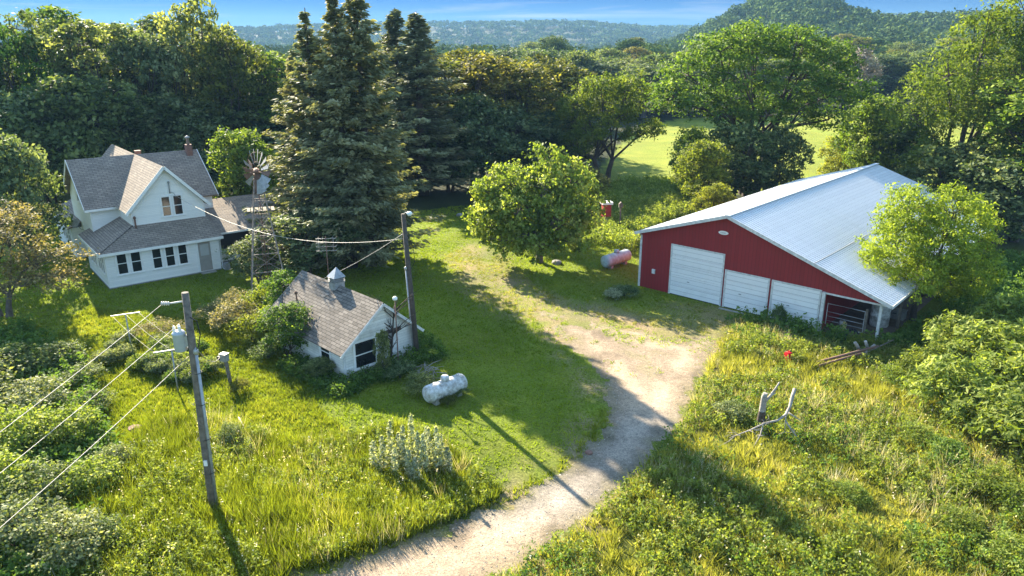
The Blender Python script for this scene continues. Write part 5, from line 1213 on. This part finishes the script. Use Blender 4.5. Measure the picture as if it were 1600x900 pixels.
MB().tube([(0, 0, -.1), (0, 0, q3[2] - .1)], .03, 7).build('pole', M['rust'], t); MB().lathe([(.1, 0), (.12, .03), (.12, .12), (.05, .18)], (0, 0, q3[2] - .12), n=10).build('cap', M['white'], t)
# brush pile between shed and tank
q = G(668, 590); t = empty('brush_pile', q, 0, "heap of dry bare branches beside the shed corner", "brush pile")
bp_ = MB(); g_ = random.Random(8)
for k in range(26):
    a = g_.uniform(0, 6.28); l = g_.uniform(.5, 1.2); c = np.array([g_.uniform(-.6, .6), g_.uniform(-.5, .5), g_.uniform(.1, .6)]); d_ = np.array([cos(a) * l, sin(a) * l, g_.uniform(-.1, .6)])
    bp_.tube([c - d_ * .5 + (0, 0, .0), c + (0, 0, .08), c + d_ * .5], [.025, .018, .007], 5)
bp_.build('branches', M['palewood'], t)
# rusty pipes and posts lying by the barn
def px3(x, y, z): p = G(x, y, z); return p
for k, (a, b, r, mt, lab) in enumerate([
    ((1276, 566, .25), (1372, 541, .75), .07, 'rust', "long rusty pipe, upper one of the pair lying in the meadow by the barn"),
    ((1280, 571, .2), (1350, 551, .55), .06, 'rust', "shorter rusty pipe lying below the long one by the barn"),
    ((1336, 535, .9), (1344, 548, .4), .085, 'palewood', "pale fence post end sticking up left in the heap by the barn"),
    ((1352, 533, .95), (1357, 547, .4), .085, 'palewood', "pale fence post end sticking up in the middle of the heap by the barn"),
    ((1367, 539, .8), (1350, 554, .35), .085, 'palewood', "pale fence post end leaning right in the heap by the barn"),
    ((1360, 548, .6), (1396, 531, 1.0), .03, 'wood', "thin stick poking out right from the heap by the barn")]):
    o = MB().tube([px3(*a), px3(*b)], r, 9).build('pipe' if mt == 'rust' else 'fence_post', M[mt]); tag(o, lab, 'pipe' if mt == 'rust' else 'post', 'heap of pipes and posts by the barn')
o = MB().tube([px3(373, 652, .35), px3(394, 692, .12)], .03, 7).build('fallen_stick', M['palewood']); tag(o, "pale stick lying in the grass below the meter post", "stick")
o = MB().box((0, 0, 0), (1.6, .16, .05)).build('loose_board', M['concrete']); p = bw(3.9, -.55); o.location = p; o.rotation_euler = (0, 0, BA + .05); tag(o, "grey board lying in front of the middle garage door", "board")
for (x, y, s, lab) in ((920, 708, .16, "reddish rock at the edge of the gravel bend"), (718, 337, .35, "dark rock on the lawn behind the spreading tree"), (870, 412, .4, "pale flat rock at the foot of the spreading lawn tree"), (212, 672, .3, "reddish stone in the lush grass left of the near pole")):
    import bmesh
    bm = bmesh.new(); bmesh.ops.create_icosphere(bm, subdivisions=2, radius=s)
    for v_ in bm.verts: v_.co *= random.uniform(.8, 1.15); v_.co.z *= .55
    me = bpy.data.meshes.new('rock'); bm.to_mesh(me); bm.free(); me.materials.append(M['brick'] if 'red' in lab else M['stone'])
    o = link(bpy.data.objects.new('rock', me)); p = G(x, y); o.location = (p[0], p[1], s * .2); tag(o, lab, 'rock')

# ------------------------------------------------------------------ haze
hz = MB().box((-2700, -70, -1.2), (2700, 2300, 92)).build('haze', None)
hm_ = bpy.data.materials.new('haze'); hm_.use_nodes = True; t_ = hm_.node_tree; t_.nodes.clear()
ho = nd(t_, "ShaderNodeOutputMaterial"); pv = nd(t_, "ShaderNodeVolumePrincipled"); pv.inputs['Density'].default_value = .00014; pv.inputs['Color'].default_value = (.32, .60, 1.0, 1); pv.inputs['Anisotropy'].default_value = 0.0
t_.links.new(pv.outputs[0], ho.inputs['Volume']); hz.data.materials.append(hm_); tag(hz, "pale summer haze over the valley", None, None, "stuff")
